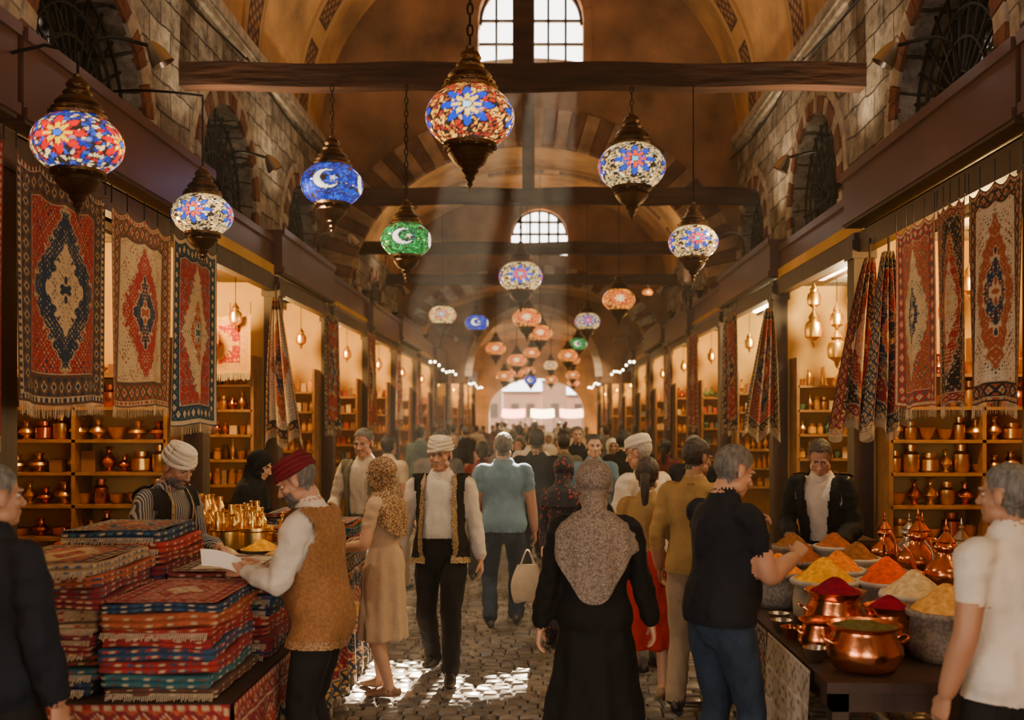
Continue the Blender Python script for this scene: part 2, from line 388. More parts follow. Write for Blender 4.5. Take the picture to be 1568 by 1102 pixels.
mb.obj('street_buildings',[mat('street_stucco',(.22,.12,.075),.9,0,.3,5,.2,2),mat('street_shutters',(.05,.03,.02),.8),mat('street_stucco_pink',(.30,.17,.12),.9)],smooth=False)
for k,(x,c) in enumerate([(-1.9,(.45,.05,.03)),(-.4,(.5,.35,.2)),(1.1,(.35,.1,.04))]):
    mb=MB(); v,f=grid(16,6,lambda u,v:(x+1.2*u,52-1.2*v,2.35-.45*v-.05*np.sin(pi*u))); mb.add((v,f))
    for xx in (x+.02,x+1.18): mb.add(tube([(xx,50.85,0),(xx,50.85,1.92)],.025,6,.5),1); mb.add(tube([(xx,52,0),(xx,52,2.36)],.025,6,.5),1)
    mb.obj('market_awning',[mat('awning_cloth',c,.9),M_woodv])
mb=MB(); holed_wall(mb,mfx,-6,6,0,9.8,[archhole(CX,1.35,0,2.6,1.3)],-4.4,-4); mb.obj('wall_back',[M_stoneX],smooth=False)  # unseen wall added to limit light from behind; archway sized for fill daylight
def bars(name,c,y,hw,z0,zs,rz,cols,rows,t=.02):
    mb=MB()
    for i in range(-cols,cols+1):
        x=i/(cols+1)*hw; zt=zs+rz*math.sqrt(1-(x/hw)**2); mb.add(box(c+x-t,c+x+t,y,y+.05,z0,zt))
    for j in range(rows):
        z=z0+(zs+rz-z0)*(j+.0)/rows; w=hw if z<zs else hw*math.sqrt(max(0,1-((z-zs)/rz)**2))
        mb.add(box(c-w,c+w,y,y+.05,z-t,z+t))
    mb.add(tube([(c+hw*.98*cos(a),y+.02,zs+rz*.98*sin(a)) for a in np.linspace(0,pi,25)],.035,6))
    mb.obj(name,[M_iron])
bars('window_1',-.12,15.7,.82,7.38,8.05,.8,2,4); bars('window_2',.02,24.3,.68,5.76,6.3,.62,2,4,.03)
OC=np.array((.58,.33,.12));DB=np.array((.05,.026,.018));OC2=np.array((.32,.14,.06))
def rib(y0,y1,zs,rx,rz,pan=True):
    L=pi*(rx+rz)/2; nu,nv=int((y1-y0)/.015),int(L/.02)
    def fn(u,v):
        a=pi*v; return CX+(rx-.04)*np.cos(a),y0+(y1-y0)*u,zs+(rz-.04)*np.sin(a)
    g=grid(nu,nv,fn); u,v=np.meshgrid(np.linspace(0,y1-y0,nu),np.linspace(0,L,nv)); W=y1-y0
    U=u.ravel();V=v.ravel(); s=(V+.1)%1.3
    c=np.empty((len(U),3)); c[:]=OC
    pn=(s>.14)&(s<1.16)&(U>.07)&(U<W-.07); c[pn]=DB
    inn=(s>.18)&(s<1.12)&(U>.11)&(U<W-.11); c[inn]=OC2
    a=np.abs(((U-W/2)/.16)%1-.5)+np.abs((s/.16)%1-.5)
    c[inn&(np.abs(a-.5)<.13)]=DB; c[inn&(a<.16)]=OC; c[inn&(a>.85)]=OC
    c*=np.random.default_rng(2).uniform(.75,1.1,len(U))[:,None]
    mb=MB(); mb.add(g,0,c)
    for e in (y0,y1):
        mb.add(tube([(CX+(rx-.02)*cos(a),e,zs+(rz-.02)*sin(a)) for a in np.linspace(0,pi,60)],.04,6,.4),0,(.45,.27,.11))
    mb.obj('painted_vault_rib',[M_att])
for y in (5.6,8.6,11.4,13.9): rib(y,y+.6,6.15,3.25,3.25)
for y in (18.2,21.6): rib(y,y+.45,5.25,3.25,2.05)
for X,s,nm in ((LX,1,'left'),(RX,-1,'right')):
    mb=MB(); mb.add(box(*sorted((X-s*.05,X+s*.10)),-4,15.5,6.08,6.2)); mb.add(box(*sorted((X-s*.05,X+s*.05)),-4,15.5,6.0,6.08)); mb.obj('trim_cornice_'+nm,[M_sv],smooth=False)
    mb=MB()
    for k in range(4):
        y0=-2+k*4.4; mb.add(tube([(X+s*.12,y0,5.9),(X+s*.14,y0+2.2,5.72),(X+s*.12,y0+4.4,5.88)],.013,5,.2))
    mb.obj('wall_cable',[M_black])
for y,zz in ((9.5,5.1),(14.6,5.1),(18.8,5.05),(22.3,4.95)):
    mb=MB(); h=.12
    def fn(u,v,y=y,zz=zz):
        a=v*2*pi; c=np.cos(a);s=np.sin(a); q=1/np.maximum(abs(c),abs(s))*.92
        return LX-.1+(RX-LX+.2)*u, y+.1*c*q, zz+h*s*q+.012*np.sin(u*23)
    mb.add(grid(60,17,fn))
    if y<16: mb.add(box(CX-.09,CX+.09,y-.07,y+.07,zz+.1,9.4))
    mb.obj('tie_beam',[M_wood])
# floor
mb=MB(); mb.add(([(-9,-8,-.02),(9,-8,-.02),(9,70,-.02),(-9,70,-.02)],[(0,1,2,3)])); mb.obj('floor',[M_grout],smooth=False)
rs=np.random.default_rng(3); V=[];Fq=[];Cc=[];k=0;y=2.6;row=0
while y<26:
    dep=.105 if y<14 else .16; x=-2.85+rs.uniform(0,.1)
    while x<2.7:
        w=rs.uniform(.09,.16); yy=y+.05*sin(x*2.1+.6)+.02*sin(x*6+y); z=rs.uniform(-.006,.006); t=rs.uniform(-.006,.006,4)
        g=.006; a,b,c,d=x+g,x+w-g,yy+g,yy+dep-g; e=.014
        V+=[(a,c,-.03),(b,c,-.03),(b,d,-.03),(a,d,-.03),(a,c,z-.014),(b,c,z-.014),(b,d,z-.014),(a,d,z-.014),(a+e,c+e,z+t[0]),(b-e,c+e,z+t[1]),(b-e,d-e,z+t[2]),(a+e,d-e,z+t[3])]
        for q in ((0,1,5,4),(1,2,6,5),(2,3,7,6),(3,0,4,7),(4,5,9,8),(5,6,10,9),(6,7,11,10),(7,4,8,11),(8,9,10,11)): Fq.append(tuple(i+k for i in q))
        s=rs.uniform(.6,1.25); Cc+=[(.16*s,.135*s,.11*s)]*12; k+=12; x+=w
    y+=dep; row+=1
mb=MB(); mb.add((V,Fq),0,np.array(Cc)); mb.obj('floor_cobblestones',[M_stonefl],sharp=50)

# ---------------------------------------------------------------- shops
def jar(h,r): return [(r*.8,0),(r,h*.1),(r,h*.65),(r*.6,h*.78),(r*.6,h*.85),(r*.7,h*.86),(r*.7,h),(0,h)]
def vase(h,r): return [(r*.5,0),(r*.55,h*.04),(r*.3,h*.1),(r,h*.35),(r*.9,h*.5),(r*.35,h*.7),(r*.3,h*.85),(r*.5,h*.97),(0,h)]
def bowl(h,r): return [(r*.45,0),(r*.8,h*.35),(r,h*.95),(r*1.04,h),(r*.92,h),(r*.7,h*.6),(0,h*.5)]
goodsM=[M_brass,mat('tin_red',(.35,.04,.03),.5),mat('box_cream',(.6,.42,.2),.7),mat('box_brown',(.2,.09,.04),.6),mat('jar_amber',(.7,.32,.03),.25,spec=.7),M_dbrass,mat('box_blue',(.05,.12,.2),.6),M_shelf,M_copper,mat('ceramic_green',(.10,.2,.1),.3)]
def fill_shelf(mb,p0,U,L,z,big=False,kinds=(0,1,2,3,4),n=12,hmax=.22):
    x=.03
    while x<L-.05:
        m=random.choice(kinds); w=random.uniform(.028,.05)*(1.7 if big else 1)
        c=(p0[0]+U[0]*(x+w),p0[1]+U[1]*(x+w),z)
        h=random.uniform(.6,1)*hmax
        if m in (0,5,8,9): mb.add(lathe(random.choice([vase,jar,vase,lambda h,r:bowl(h*.45,r)])(h,w),n,c),m)
        elif m==4: mb.add(lathe(jar(h*.8,w),n,c),m)
        else: mb.add(box(c[0]-w*.8,c[0]+w*.8,c[1]-w*.8,c[1]+w*.8,z,z+h*random.uniform(.5,.9)),m)
        x+=2*w+.008
def point(name,loc,e,col=(1,.63,.3),r=.1,parent=None):
    l=bpy.data.lights.new(name,'POINT'); l.energy=e; l.color=col; l.shadow_soft_size=r
    o=bpy.data.objects.new(name,l); o.location=loc; COL.objects.link(o)
    if parent: o.parent=parent
    return o
for side,X0,XB in ((-1,-2.85,-5.3),(1,2.65,5.1)):
    ys=SHOPS[side]; nm='left' if side<0 else 'right'
    a,b=sorted((X0,XB))
    mb=MB(); mb.add(box(*sorted((XB,XB+side*.15)),1.4,47,0,3.5)); mb.add(box(a,b,1.4,47,3.4,3.5)); mb.add(box(a,b,1.4,47,-.02,.1),1)
    for y in ys: mb.add(box(a,b,y-.06,y+.06,.1,3.4))
    mb.obj('wall_shops_'+nm,[M_shopwall,M_woodv],smooth=False)
    for i in range(len(ys)-1):
        y0,y1=ys[i],ys[i+1]; far=y0>16
        mb=MB(); xo=(-2.7 if side<0 else 2.5)+side*(.16 if i in (2,4,7) else .06 if i in(3,5,8) else 0); zb=3.43-(.0 if i<2 else .05*(i%3)); zt=zb+(.45 if side<0 else .40)
        A,B=sorted((xo,(LX if side<0 else RX)))
        mb.add(box(A,B,y0+.02,y1-.04,zb,zt)); mb.add(box(*sorted((xo-side*.025,xo)),y0+.02,y1-.04,zt-.05,zt+.02)); mb.add(box(*sorted((xo-side*.02,xo)),y0+.02,y1-.04,zb-.01,zb+.05))
        mb.add(box(A,B,y0+.03,y1-.05,zb-.03,zb),1)
        mb.obj('shop_canopy',[M_canopy,M_woodv],smooth=False)
        mb=MB(); mb.add(box(X0-.08,X0+.08,y1-.09,y1+.09,0,3.36)); mb.add(box(X0-.1,X0+.1,y1-.11,y1+.11,0,.2)); mb.add(box(X0-.1,X0+.1,y1-.11,y1+.11,3.15,3.3))
        mb.add(box(X0-.05,X0+.05,y0,y1,3.2,3.36))
        mb.obj('shop_post',[M_woodv],smooth=False)
        mb=MB(); W=2.2; xs=X0+side*.12; U=(side,0)
        dark=(side<0 and i==1); lampshop=(side>0 and i==2)
        zs=np.arange(.9,2.35,.26 if not far else .34)
        kinds=(0,0,0,0,8) if (side>0 and i==1) else ((0,4,4,0,3,2),(0,1,2,6,9,3),(0,8,5,0,4,2))[i%3] if not dark else (0,0,0,8,3)
        if lampshop: kinds=(0,2,2,0,4,9)
        for z in zs:
            mb.add(box(*sorted((xs,xs+side*W)),y1-.38,y1-.07,z-.025,z),7)
            if y1<28: fill_shelf(mb,(xs,y1-.24),U,W if not far else 1.0,z,kinds=kinds,n=12 if y1<12 else 8,big=(side>0 and i==1) or dark)
        for k in range(4): x=xs+side*W*k/3; mb.add(box(x-.015,x+.015,y1-.38,y1-.07,.1,zs[-1]+.3),7)
        for z in np.arange(.9,2.6,.35):
            mb.add(box(*sorted((XB-side*.35,XB-side*.02)),y0+.2,y1-.45,z-.02,z),7)
            if not far: fill_shelf(mb,(XB-side*.18,y0+.2),(0,1),y1-y0-.7,z,kinds=kinds,n=8,hmax=.24)
        if not dark:
            for k in range(4 if not far else 3):
                x=xs+side*(.12+.21*k); yy=y1-.55-.1*(k%2); z=2.78-.22*(k%2)
                for dz,sc in ((0,1),(.32,.75)) if lampshop else ((.1,.7),):
                    mb.add(lathe([(0,-.20*sc),(.02*sc,-.16*sc),(.03*sc,-.12*sc),(.09*sc,-.08*sc),(.10*sc,0),(.085*sc,.07*sc),(.05*sc,.10*sc),(.06*sc,.13*sc),(.02*sc,.19*sc),(0,.24*sc)],16,(x,yy,z+dz)),0)
                mb.add(tube([(x,yy,z+.2),(x,yy,3.4)],.004,4,.5),5)
        mb.obj('shop_shelves_with_goods',goodsM,sharp=35)
        mb=MB()
        for k in (0.3,.75):
            yy=y0+(y1-y0)*k; mb.add(lathe([(.09,0),(.09,.05),(.02,.05),(.02,.08)],14,(X0+side*.55,yy,3.32)),1); mb.add(lathe([(.0,-.01),(.075,-.01),(.075,.01),(0,.01)],14,(X0+side*.55,yy,3.32)),0)
        if side>0 and i in (2,3): mb.add(box(X0+.3,X0+.36,y0+.5,y1-.5,3.3,3.34),0)
        lo=mb.obj('shop_ceiling_lamp',[M_lamp,M_black])
        e=135*(1.2 if lampshop or (side<0 and i==2) else 1)*({0:.45,1:(1.15 if side>0 else .9)}.get(i,1))*(1.4 if i>=8 else 1)
        point('shop_lamp_light',(X0+side*.5,y1-1.15,3.0),e,(1,.58,.17) if not(side>0 and i in (2,3)) else (1,.72,.33),.12)
hanging_rug('golden_wall_carpet',(-3.75,10.2,2.92),(1,0,0),.8,.62,(RED,GOLD,RED,GOLD,(.7,.4,.08),GOLD),21,.012,.005,(0,1,0))
mb=MB()
for sx in (-1,1):
    for k in range(22):
        y=23+k*1.0; mb.add(ell((CX+sx*2.35,y,3.15+.06*sin(k*1.3)),(.03,.03,.03),8,6))
mb.obj('festoon_bulbs',[M_bulb])
k=0
for side,x in ((-1,-2.62),(1,2.42)):
    for y in (12.2,15.2,18.3,21.5,25.,29,33.,36.5):
        k+=1; hanging_rug('hanging_carpet',(x,y,3.2),(0,1,0),.8,1.5,PALS[(k*3)%8],30+k,.022,.03)

for i,(y,w,t,b,p) in enumerate([(3.85,1.05,3.22,1.75,4),(5.0,1.06,3.2,1.93,8),(6.13,1.0,3.17,1.93,1),(7.18,.95,3.2,1.8,2)]):
    hanging_rug('hanging_carpet',(-2.63,y,t),(0,1,0),w,t-b,PALS[p],i+1,.006,.02)
for i,(y,w,t,b,p) in enumerate([(5.0,.66,3.12,1.93,5),(5.69,.42,3.13,1.93,4),(6.14,.66,3.12,1.92,6)]):
    hanging_rug('hanging_carpet',(2.44,y,t),(0,1,0),w,t-b,PALS[p],i+11,.006,.02)
draped_rug('draped_carpet',(2.58,7.75,3.1),.42,1.32,PALS[4],41,shift=-.12)
draped_rug('draped_carpet',(2.62,7.45,3.1),.34,1.3,PALS[7],42,shift=-.03)
draped_rug('draped_carpet',(-2.72,10.3,3.1),.42,1.45,PALS[5],43,shift=.08)
draped_rug('draped_carpet',(2.5,10.8,3.05),.42,1.35,PALS[3],44,shift=-.08)

# ---------------------------------------------------------------- lanterns
M_globe=mat_attr('mosaic_glass',.12,emit=1.6,coat=.5)
def globe(kind,seed):
    nu,nv=170,76
    u,v=np.meshgrid(np.linspace(0,2*pi,nu),np.linspace(-pi/2,pi/2,nv)); th=u.ravel();la=v.ravel()
    D=np.stack([np.cos(la)*np.cos(th),np.cos(la)*np.sin(th),np.sin(la)],-1)
    q=np.random.default_rng(seed); n=1000
    S=q.normal(size=(n,3)); S/=np.linalg.norm(S,axis=1,keepdims=True)
    dd=D@S.T; o=np.argpartition(-dd,2,axis=1)[:,:2]; d1=np.take_along_axis(dd,o,1); i1=np.where(d1[:,0]>d1[:,1],o[:,0],o[:,1])
    edge=np.abs(np.arccos(np.clip(d1[:,0],-1,1))-np.arccos(np.clip(d1[:,1],-1,1)))<.02
    bgp={'A':[(.01,.03,.35),(.9,.65,.3),(.45,.01,.01),(.03,.08,.5),(.7,.5,.25)],'B':[(.005,.04,.55),(.01,.09,.75),(.005,.02,.35)],'C':[(.005,.28,.05),(.01,.42,.08),(.005,.18,.03)],
     'D':[(.9,.36,.03),(.5,.03,.01),(1,.5,.08),(.45,.10,.02)],'E':[(.85,.58,.22),(1,.72,.34),(.7,.42,.12),(.32,.30,.16)],'F':[(1,.28,.02),(1,.42,.04),(.9,.15,.01)],'G':[(1,.65,.2),(1,.75,.3),(.8,.5,.12)]}[kind]
    C=np.array(bgp)[q.integers(0,len(bgp),n)][i1]; C[edge]=(.03,.02,.015)
    k=4; a=((th+pi/2+pi/k)%(2*pi/k))-pi/k; x=a*np.cos(la)*.95; y=la; rho=np.hypot(x,y); ph=np.arctan2(y,x)
    def s(m,c): C[m]=c
    if kind in 'BC':
        W=(1,.92,.7); m=(np.hypot(x,y)<.40)&(np.hypot(x-.13,y-.03)>.31); s((np.hypot(x,y)<.44)&(np.hypot(x-.13,y-.03)>.27),(.02,.03,.1)); s(m,W)
        sx,sy=x-.22,y-.02; r=np.hypot(sx,sy); p=np.arctan2(sy,sx); s(r<.12*(.55+.45*np.cos(5*p)),W)
    else:
        pc={'A':((.75,.005,.005),(1,.55,.02),(.05,.15,.8)),'D':((.01,.05,.6),(1,.65,.08),(.5,.8,1)),'E':((.02,.07,.5),(.85,.08,.02),(.15,.6,.85)),'F':((.9,.1,.02),(1,.8,.3),(1,.9,.5)),'G':((.8,.15,.05),(.1,.4,.5),(1,.8,.3))}[kind]
        pet=np.abs(np.cos(4*ph)); R=.20+.38*pet**1.3
        s(rho<R+.05,(.03,.015,.01)); s(rho<R,pc[0])
        R2=.10+.22*pet; s(rho<R2+.03,(.04,.015,.01)); s(rho<R2,pc[1]); s(rho<.12,(.04,.015,.01)); s(rho<.09,pc[2])
    s(np.abs(la)>1.1,(.5,.25,.06))
    C=C.copy(); idx=np.arange(nu*nv).reshape(nv,nu)
    f=[tuple(q) for q in np.stack([idx[:-1,:-1],idx[:-1,1:],idx[1:,1:],idx[1:,:-1]],-1).reshape(-1,4).tolist()]
    P=D*[1,1,.78]; P*= (1+.06*np.cos(la)[:,None]**3)
    return P/1.06,f,C
GL={k:globe(k,i+5) for i,k in enumerate('ABCDEFG')}
def lantern(x,y,z,r,kind,ztop,chain=True,bracket=None):
    mb=MB(); P,f,C=GL[kind]
    mb.add((P*r,f),0,C)
    cap=[(.62,.60),(.64,.66),(.55,.72),(.58,.78),(.45,.86),(.50,.92),(.42,1.02),(.30,1.10),(.33,1.16),(.22,1.26),(.26,1.34),(.20,1.45),(.09,1.52),(.10,1.58),(.05,1.62)]
    mb.add(lathe([(a*r,b*r) for a,b in cap],24),1)
    bot=[(.60,-.60),(.60,-.68),(.48,-.76),(.50,-.84),(.42,-.95),(.34,-1.05),(.18,-1.16),(.2,-1.22),(.10,-1.32),(.12,-1.38),(.05,-1.46),(.07,-1.52),(.02,-1.6),(.0,-1.75)]
    mb.add(lathe([(a*r,b*r) for a,b in bot],24),1)
    for i in range(10):
        a=2*pi*i/10; mb.add(ell((.6*r*cos(a),.6*r*sin(a),.68*r),(.05*r,)*3,6,5),1); mb.add(ell((.56*r*cos(a),.56*r*sin(a),-.70*r),(.05*r,)*3,6,5),1)
    z0=1.6*r; L=ztop-z-z0
    if chain:
        n=int(L/.06)
        for i in range(n):
            c=z0+.06*i+.03; ax=i%2
            mb.add(tube([((.016*cos(t) if ax else 0),(0 if ax else .016*cos(t)),c+.036*sin(t)) for t in np.linspace(0,2*pi,9)],.0055,4,.5),2)
    else: mb.add(tube([(0,0,z0),(0,0,ztop-z)],.007,5,.5),2)
    if bracket is not None:
        mb.add(tube([(bracket-x,0,ztop-z+.02),((bracket-x)*.5,0,ztop-z+.06),(0,0,ztop-z+.02),(0,0,ztop-z-.02)],.009,6,.1),2)
    mb.obj('mosaic_lantern',[M_globe,M_dbrass,M_black],loc=(x,y,z))
for a in [(-2.36,5.1,3.25,.225,'A',3.70,False,-2.7),(-.386,5.6,3.54,.25,'D',9.3,True,None),(-2.43,7.2,3.32,.217,'E',4.16,False,-3.4),
 (-1.95,9.4,4.05,.29,'B',5.0,True,None),(-1.25,9.4,3.53,.24,'C',5.0,True,None),(.88,9.4,4.22,.32,'E',5.0,True,None),(1.46,9.4,3.51,.235,'E',5.0,False,None),
 (-.26,14.45,3.9,.32,'E',5.0,True,None),(-1.96,20.3,3.95,.28,'G',6.1,False,None),(-1.43,23,4.05,.27,'B',6.0,False,None),(-.23,19.4,3.8,.28,'F',6.9,False,None),
 (1.37,17,3.87,.28,'F',6.6,False,None),(1.03,21,3.89,.27,'E',6.6,False,None),(-1.14,26.5,3.7,.27,'F',5.2,False,None),(.03,20.5,3.6,.25,'F',7,False,None),
 (1.1,28,3.93,.26,'C',5.2,False,None),(-.2,29,3.75,.24,'F',5.4,False,None),(1.2,35,3.9,.26,'F',5.2,False,None),(.4,33,3.6,.24,'G',5.3,False,None),(-.8,36,3.5,.26,'F',5.2,False,None),(1.3,38,3.5,.26,'F',5.2,False,None),(2.3,21,4.5,.11,'F',5.6,False,None),
 (-.3,38,3.3,.26,'B',5.2,False,None),(.5,40,3.4,.26,'F',5.2,False,None),(-1.1,32,3.2,.26,'F',5.0,False,None),(.75,25.5,3.45,.25,'F',5.3,False,None),(-.55,25,3.3,.24,'F',5.4,False,None),(-1.3,41,3.5,.26,'G',5,False,None),(1.5,43,3.4,.26,'F',5,False,None),(-.4,43,3.9,.26,'F',5.4,False,None)]: lantern(*a)

# ---------------------------------------------------------------- tables & rug stacks
SIDEB=[RED,NAVY,CRIM,TEAL,RUST,BRN,(.30,.19,.10),RED,CRIM,(.02,.05,.10),(.36,.24,.13)]
def rug_slab(mb,x0,x1,y0,y1,z,t,pal,seed,top=False,fringe=True,rot=0):
    w,d=x1-x0,y1-y0; per=[]
    n1,n2=int(w/.012),int(d/.012)
    for i in range(n1): per.append((x0+w*i/n1,y0,0,-1))
    for i in range(n2): per.append((x1,y0+d*i/n2,1,0))
    for i in range(n1): per.append((x1-w*i/n1,y1,0,1))
    for i in range(n2): per.append((x0,y1-d*i/n2,-1,0))
    per=np.array(per); N=len(per); ar=np.arange(N)
    wob=.007*np.sin(ar*.11+seed)+.004*np.sin(ar*.5+seed*2)
    dz=.006*np.sin(ar*.14+seed*1.7)
    V=[];K=11
    for j in range(K):
        u=j/(K-1); lobe=abs(sin(u*2*pi))
        P=np.stack([per[:,0]+per[:,2]*(t*.28*lobe**.6+wob),per[:,1]+per[:,3]*(t*.28*lobe**.6+wob),z+t*u+dz],-1); V.append(P)
    V=np.vstack(V); F=[(j*N+i,j*N+(i+1)%N,(j+1)*N+(i+1)%N,(j+1)*N+i) for j in range(K-1) for i in range(N)]
    s=np.tile(ar*.012,K); zz=np.repeat(np.arange(K)/(K-1),N); q=random.Random(seed)
    B=np.array(SIDEB[q.randrange(len(SIDEB))]); S2=np.array(SIDEB[q.randrange(len(SIDEB))]);Cc=np.empty((len(V),3));Cc[:]=B
    l=(zz*2)%1
    Cc[(np.abs(l-.5)<.17)&(np.sin(s*2*pi/.045+seed)>.35)]=S2*1.2
    Cc[(np.abs(l-.5)<.12)&(np.sin(s*2*pi/.09+seed)>.7)]=np.array(CREAM)*.8
    Cc[(l>.86)]=B*.5
    Cc*=np.random.default_rng(seed).uniform(.75,1.15,len(V))[:,None]
    mb.add((V,F),0,Cc)
    if top:
        nu,nv=int(w/.010),int(d/.010)
        g=grid(nu,nv,lambda u,v:(x0+w*u,y0+d*v,z+t+.007*np.sin(u*9+v*5+seed)*np.sin(pi*u)*np.sin(pi*v)+.004)); u,v=np.meshgrid(np.linspace(0,w,nu),np.linspace(0,d,nv))
        mb.add(g,0,rug_color(u.ravel(),v.ravel(),w,d,pal,seed,k=.9))
    else: mb.add((V[-N:],[tuple(range(N))]),0,B)
    if fringe:
        Vf=[];Ff=[];k=0
        for i in range(int(w/.008)):
            x=x0+i*.008; L=random.uniform(.015,.03); Vf+=[(x,y0-t*.3,z+t*.5),(x+.004,y0-t*.3,z+t*.5),(x+.006,y0-t*.45-.01,z+t*.4-L),(x+.002,y0-t*.45-.01,z+t*.4-L)];Ff.append((k,k+1,k+2,k+3));k+=4
        mb.add((Vf,Ff),0,(.45,.34,.22))
def rug_stack(name,x0,x1,y0,y1,z0,z1,seed,t=.05,toppal=None):
    q=random.Random(seed); mb=MB(); z=z0; i=0
    while z<z1-.01:
        tt=t*q.uniform(.75,1.25); last=z+tt>=z1-.012
        j=lambda:q.uniform(-.022,.022)
        rug_slab(mb,x0+j(),x1+j(),y0+j(),y1+j(),z,tt,toppal or PALS[(2,3,7,0,3,7,5)[q.randrange(7)]],seed*7+i,last,q.random()<.35 or i==0)
        z+=tt*.99; i+=1
    return mb.obj(name,[M_rug],sharp=None)
def table(name,x0,x1,y0,y1,h,m=None):
    mb=MB(); mb.add(box(x0,x1,y0,y1,h-.045,h)); mb.add(box(x0+.03,x1-.03,y0+.03,y1-.03,h-.13,h-.045))
    for x in (x0+.03,x1-.10):
        for y in (y0+.03,y1-.10): mb.add(box(x,x+.07,y,y+.07,0,h-.045))
    mb.obj(name,[m or M_woodv],smooth=False)
def cloth_skirt(name,pts,h,drop,pal,seed,res=.010,fr=True,plain=None):
    mb=MB(); u0=0
    for (a,b) in zip(pts[:-1],pts[1:]):
        a=np.array(a,float);b=np.array(b,float);L=np.linalg.norm(b-a);T=(b-a)/L;N=np.array([T[1],-T[0]])
        nu,nv=max(4,int(L/res)),int(drop/res)
        def fn(u,v):
            off=.012+.03*v*(1+np.sin((u*L+u0)*22+seed))*.6+.012*v*np.sin((u*L+u0)*47)
            return a[0]+T[0]*(u*L)+N[0]*off,a[1]+T[1]*(u*L)+N[1]*off,h+.004-v*drop
        g=grid(nu,nv,fn); u,v=np.meshgrid(np.linspace(0,L,nu),np.linspace(0,drop,nv))
        c=rug_color(u.ravel(),v.ravel(),L,drop*1.02,pal,seed,k=.8) if plain is None else plain(u.ravel(),v.ravel())
        mb.add(g,0,c)
        if fr:
            bot=g[0][-nu:];V=[];F=[];k=0
            for i in range(nu-1):
                p=bot[i];V+=[p,p+[T[0]*.006,T[1]*.006,0],p+[T[0]*.006,T[1]*.006,-.05],p+[0,0,-.05]];F.append((k,k+1,k+2,k+3));k+=4
            mb.add((V,F),0,(.5,.38,.25))
    mb.obj(name,[M_rug])
table('carpet_stall_table',-2.45,-1.28,4.12,5.55,.66)
cloth_skirt('carpet_table_cloth',[(-2.45,4.11),(-1.27,4.11),(-1.27,5.56)],.668,.62,(CRIM,RED,NAVY,CRIM,CREAM,RUST),51)
PK=(.36,.09,.055)
rug_stack('stack_of_rugs',-1.84,-1.38,4.22,4.82,.67,1.06,1,toppal=(PK,RED,CREAM,RED,WHT,NAVY))
rug_stack('stack_of_rugs',-2.38,-1.9,4.25,4.85,.67,1.20,2,toppal=(PK,CREAM,RED,BRN,CREAM,NAVY))
rug_stack('stack_of_rugs',-2.38,-1.88,4.93,5.5,.67,1.27,3,toppal=PALS[7])
rug_stack('stack_of_rugs',-1.82,-1.34,4.92,5.5,.67,1.07,4,toppal=(WHT,PK,CREAM,BRN,WHT,BRN))
table('goods_stall_table',-2.05,-1.32,5.75,8.3,.92)
cloth_skirt('goods_table_cloth',[(-2.05,5.74),(-1.31,5.74),(-1.31,8.3)],.928,.85,PALS[7],52)
rug_stack('stack_of_kilims',-2.0,-1.65,7.3,7.8,.93,1.14,6,.03)
rug_stack('stack_of_kilims',-1.62,-1.36,7.2,7.7,.93,1.08,8,.03)
table('spice_stall_table',1.2,2.12,4.14,6.75,.75)
def lace(u,v):
    q=np.sin(u*90)*np.sin(v*90)+.6*np.sin(u*33)*np.cos(v*41); c=np.empty(u.shape+(3,)); c[:]=(.34,.27,.20); c[q>.5]=(.12,.09,.07); c[(v%.16)<.02]=(.42,.34,.25); return c
cloth_skirt('lace_table_runner',[(1.185,5.1),(1.185,4.30)],.755,.66,PALS[4],53,plain=lace)
cloth_skirt('red_table_runner',[(1.185,6.7),(1.185,5.12)],.755,.66,PALS[7],54)
table('copperware_stall_table',2.15,2.55,5.3,6.7,.88)
table('copperware_counter',2.0,2.5,7.35,8.0,.95)
SP={'turmeric':(.88,.38,.0),'paprika':(.68,.08,.002),'cumin':(.22,.085,.022),'sumac':(.19,.003,.02),'sesame':(.60,.44,.22),'ginger':(.62,.33,.08),'curry':(.80,.21,.003),'herbs':(.12,.10,.03),'cinnamon':(.30,.085,.02)}
M_sack=mat('sack_cloth',(.46,.41,.35),.9,0,.5,40,.15,10)
M_sackb=mat_pat('grey_sack_cloth',(.14,.11,.09),(.22,.18,.145),60,.5)
SPM={k:mat('ground_'+k,c,1.0,0,.9,90,.3,40,dist=.008,spec=.1) for k,c in SP.items()}
def heap(r,h,z,seed):
    n=30;V=[];R=10
    for j in range(R+1):
        t=j/R
        for i in range(n):
            a=2*pi*i/n; rr=r*(1-t); z_=z+h*(t**1.02)*(1-.12*(t**6))+.005*sin(5*a+seed+j)*(1 if 0<j<R else 0)
            V.append((max(rr,.001)*cos(a),max(rr,.001)*sin(a),z_))
    F=[(j*n+i,j*n+(i+1)%n,(j+1)*n+(i+1)%n,(j+1)*n+i) for j in range(R) for i in range(n)]
    return V,F
def sack(x,y,r,sp,z0=.755,h=.22,cone=.9,mt=None,seed=0):
    mb=MB(); n=32;prof=[(r*.85,0),(r*.98,h*.15),(r*1.02,h*.5),(r*.97,h*.85),(r*1.1,h*.9),(r*1.13,h*.97),(r*1.08,h*1.03),(r*.98,h*1.02),(r*.95,h*.93)]
    v,f=lathe(prof,n); v=np.array(v); a=np.arctan2(v[:,1],v[:,0]); k=1+.03*np.sin(a*9+seed)+.02*np.sin(a*17+seed*2+v[:,2]*30); v[:,0]*=k;v[:,1]*=k
    mb.add((v,f),0); mb.add(heap(r*1.02,r*cone,h*.98,seed),1)
    mb.obj('sack_of_ground_'+sp,[mt or M_sack,SPM[sp]],loc=(x,y,z0),sharp=None)
